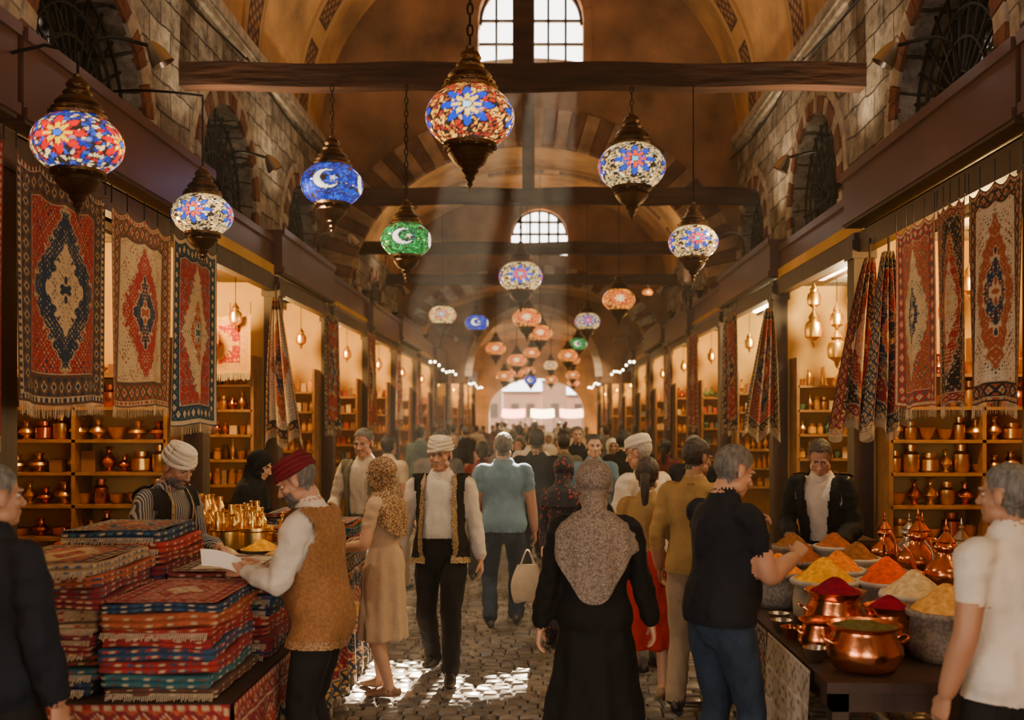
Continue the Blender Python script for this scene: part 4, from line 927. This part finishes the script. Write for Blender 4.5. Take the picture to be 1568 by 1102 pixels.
person('young_man_in_mustard_shirt',(.98,6.25),-20,1.74,.95,R=(.18,.28,1.05),L=(-.25,.1,.9),mats=dict(skin=SK2,top=MUS,bot=BEI,hair=M_hairN),sleeve='mid',hd=dict(seed=9),yaw=-35,pitch=10,loose=.006,shells=untuck(.9)+collar,seed=10)
person('woman_in_red_skirt',(.72,6.6),-15,1.60,.9,fem=True,mats=dict(skin=SK3,top=MUS,bot=REDS,hair=M_hairN,shoe=M_shoeT),dress=.38,legskin=1,skirtw=.22,hd=dict(hair='long'),sleeve='mid',seed=11)
person('man_in_navy_polo',(.86,4.72),-62,1.745,1.06,lean=.06,belly=.03,R=(.12,.36,1.20),L=(-.16,.33,1.30),Rp=(.3,-.4,-1),Lp=(-.5,-.3,-1),Rh=((.4,0,.4),(-.2,.6,.6)),Lh=((-.7,-.3,.2),(.1,.4,.8)),rc=.8,lc=.9,mats=dict(skin=SK1,top=NAV,bot=JN,hair=M_hairG,beard=M_hairG),sleeve='short',hd=dict(seed=3),yaw=-6,pitch=18,loose=.008,shells=untuck(.90)+collar,seed=12,vox=.012)
person('spice_vendor_in_black_jacket',(2.0,6.98),150,1.74,.98,lean=.14,R=(.16,.30,1.05),L=(-.16,.32,1.02),mats=dict(skin=SK1,top=WSH,bot=BLT,g1=BLKC,g2=BLKC,hair=M_hairN),hd=dict(seed=6),yaw=12,pitch=24,loose=.004,
  shells=vest(.82,lambda z:.045+.05*np.clip((z-1.1)*2,0,1),.03,o=.02,fl=.03)+[(lambda x,y,z,lb,pt:(pt==1)&(lb==1),.012,8)]+collar,seed=13)
person('carpet_seller_in_white_turban',(-2.30,5.98),-112,1.73,1.0,lean=.2,R=(.18,.30,1.02),L=(-.12,.38,1.10),mats=dict(skin=SK1,top=STR,bot=BLT,gear=TUW,g1=VBK,g2=VBt,hair=M_hairW,beard=M_hairG),hd=dict(gear='turban',beard=1,seed=8),yaw=-5,pitch=22,loose=.006,shells=vest(.84,lambda z:.06+0*z,.03,fl=.03),seed=14)
person('woman_in_black_hijab',(-2.32,7.9),-95,1.62,1.0,fem=True,lean=.12,R=(.15,.34,1.04),L=(-.12,.36,1.08),mats=dict(skin=SK3,top=BLKC,bot=BLKC,gear=BLKC,onepiece=1),dress=.1,skirtw=.24,loose=.012,hd=dict(gear='hijab'),drape=(lambda t:1.25+0*t,-.005),pitch=20,seed=15)
person('man_browsing_in_cream_shirt',(-1.5,8.6),165,1.78,1.0,R=(.2,.26,1.0),L=(-.22,.2,.95),mats=dict(skin=SK1,top=OFF,bot=OLV,g1=OLV,g2=OLV,hair=M_hairG),hd=dict(stache=1),pitch=10,loose=.006,shells=vest(.86,lambda z:.07+0*z,.02),seed=16)
person('man_in_white_shirt',(1.74,3.68),28,1.70,1.1,belly=.03,R=(.25,.1,.9),L=(-.28,.06,.88),mats=dict(skin=SK2,top=WSH,bot=BLT,hair=M_hairG),sleeve='short',hd=dict(seed=7),yaw=10,loose=.012,shells=untuck(.86)+collar,seed=17)
person('man_in_dark_navy_shirt',(-1.98,3.6),-25,1.70,1.15,mats=dict(skin=SK2,top=NAV,bot=BLT,hair=M_hairG),sleeve='long',hd=dict(seed=8),yaw=-10,loose=.014,shells=untuck(.86)+collar,seed=18)
tp=[]
defs=[dict(top=GRYC,bot=JN),dict(top=WSH,bot=BLT),dict(top=BLKC,bot=BLT),dict(top=MAR,bot=BLT),dict(top=OFF,bot=BEI),dict(top=BLS,bot=BLT),dict(top=BLKC,bot=BLKC,gear=GREYS,onepiece=1),dict(top=OLV,bot=OLV,gear=CAPW,onepiece=1),dict(top=NAV,bot=JN,hair=M_hairG),dict(top=OLV,bot=JN)]
rc=random.Random(11)
for i,dm in enumerate(defs):
    dm['skin']=[SK1,SK2,SK3][i%3]
    kw=dict(hd=dict(gear='hijab'),dress=.12,drape=(lambda t:1.27+0*t,-.01)) if i in(6,7) else dict(hd=dict(seed=i,hair='long' if i==3 else 'short'),shells=untuck(),sleeve='long' if i%2 else 'short')
    tp.append((i in (6,7,3),dm,kw))
cand=[(-1.0,10.0,0),(.55,9.9,5),(-1.6,10.6,4),(1.45,9.3,8),(.95,11.2,2),(-.65,11.5,3),(-1.3,12.3,6),(.3,12.0,9),(1.6,12.6,3),(-.1,13,1),(1.0,13.5,7)]
objs={}
for (x,y,t) in cand:
    fem,dm,kw=tp[t]
    o=person('pedestrian',(x,y),rc.choice([0,170,15,185,-20]),1.60 if fem else rc.uniform(1.68,1.76),1,fem=fem,mats=dm,loose=.008,vox=.019,hv=.008,seed=20+t,feet=((.11,.14),(-.11,-.15)),drop=.02,**kw)
    objs.setdefault(t,o)
objs=list(objs.values())
used=[(x,y) for x,y,_ in cand]
n=0;tries=0
while n<46 and tries<3000:
    tries+=1; y=13.5+ (rc.random()**1.0)*35; x=CX+rc.uniform(-1.9,1.9)
    if any((x-a)**2+(y-b)**2<.45 for a,b in used) or abs(y-46.6)<.8: continue
    used.append((x,y)); s=rc.choice(objs); o=bpy.data.objects.new('pedestrian',s.data); COL.objects.link(o); o.location=(x,y,0); o.rotation_euler=(0,0,math.radians(rc.choice([0,180,10,-15,190,165,30]))); k=s.scale[0]*rc.uniform(.96,1.03); o.scale=(k,k,k); n+=1

# ---------------------------------------------------------------- lights
W=bpy.data.worlds.new('World'); SC.world=W; W.use_nodes=True
bg=W.node_tree.nodes['Background']; bg.inputs[0].default_value=(1,.95,.86,1); bg.inputs[1].default_value=7
sl=bpy.data.lights.new('sun','SUN'); sl.energy=150; sl.color=(1,.84,.6); sl.angle=.015
so=bpy.data.objects.new('sun',sl); COL.objects.link(so); so.rotation_euler=Vector((-.68,-8.6,-8.0)).to_track_quat('-Z','Y').to_euler()
def spot(name,o,e,col,size,vec,off=(0,0,0),blend=.8,r=.08):
    l=bpy.data.lights.new(name,'SPOT'); l.energy=e; l.color=col; l.spot_size=size; l.spot_blend=blend; l.shadow_soft_size=r
    lo=bpy.data.objects.new(name,l); COL.objects.link(lo); lo.parent=o; lo.location=off; lo.rotation_euler=Vector(vec).to_track_quat('-Z','Y').to_euler()
for x,s in ((-2.95,1),(2.75,-1)):
    for y in (2.5,5.9,9.3,12.6,17,20.5,26,33,40):
        mb=MB(); mb.add(lathe([(.05,0),(.05,.08),(.08,.10),(.08,.13),(.07,.13),(0,.11)],14)); o=mb.obj('vault_uplight',[M_black],loc=(x,y,3.90))
        spot('uplight_beam',o,(190 if y<15 else 120) if y>4 else 90,(1,.72,.40),2.2,(s*.42,0,1),(0,0,.2))
for sx,xx in ((-1,-2.72),(1,2.52)):
    for y in (2.5,6.3,9.0,12.9,18,23,29,36):
        mb=MB(); d=Vector((-sx*.55,.25,-1)).normalized(); c=Vector((-sx*.28,0,.32))
        mb.add(tube([(sx*.15,0,0),(sx*.12,0,.28),(0,0,.38),tuple(c)],.012,6,.05),0)
        Q=Vector(d).to_track_quat('Z','Y').to_matrix().to_4x4(); Q.translation=c
        mb.add(lathe([(.02,-.03),(.04,0),(.06,.05),(.075,.12),(.07,.12),(.05,.06),(0,.05)],16),1,(1,1,1),Q)
        o=mb.obj('spot_lamp_on_arm',[M_black,M_silver],loc=(xx,y,3.88))
        spot('spot_lamp_beam',o,190 if y>4 else 90,(1,.78,.50),1.8,tuple(d),tuple(c+d*.14),.9,.05)
mb=MB(); mb.add(box(-2.3,2.1,2.2,46,.05,8.2)); vo=mb.obj('dusty_air',[],smooth=False)
vm=bpy.data.materials.new('dust_haze'); vm.use_nodes=True; nt=vm.node_tree; nt.nodes.clear()
ou=nt.nodes.new('ShaderNodeOutputMaterial'); vs=nt.nodes.new('ShaderNodeVolumeScatter'); vs.inputs['Color'].default_value=(1,.93,.82,1); vs.inputs['Density'].default_value=.0038; vs.inputs['Anisotropy'].default_value=.35
nt.links.new(vs.outputs[0],ou.inputs['Volume']); vo.data.materials.append(vm)
# ---------------------------------------------------------------- camera
cd=bpy.data.cameras.new('camera'); cd.lens=35; cd.sensor_width=36; cd.shift_x=-.026; cd.shift_y=.0568
cd.dof.use_dof=True; cd.dof.focus_distance=6.2; cd.dof.aperture_fstop=1.8
co=bpy.data.objects.new('camera',cd); COL.objects.link(co); co.location=(0,0,1.85); co.rotation_euler=(pi/2,0,0); SC.camera=co
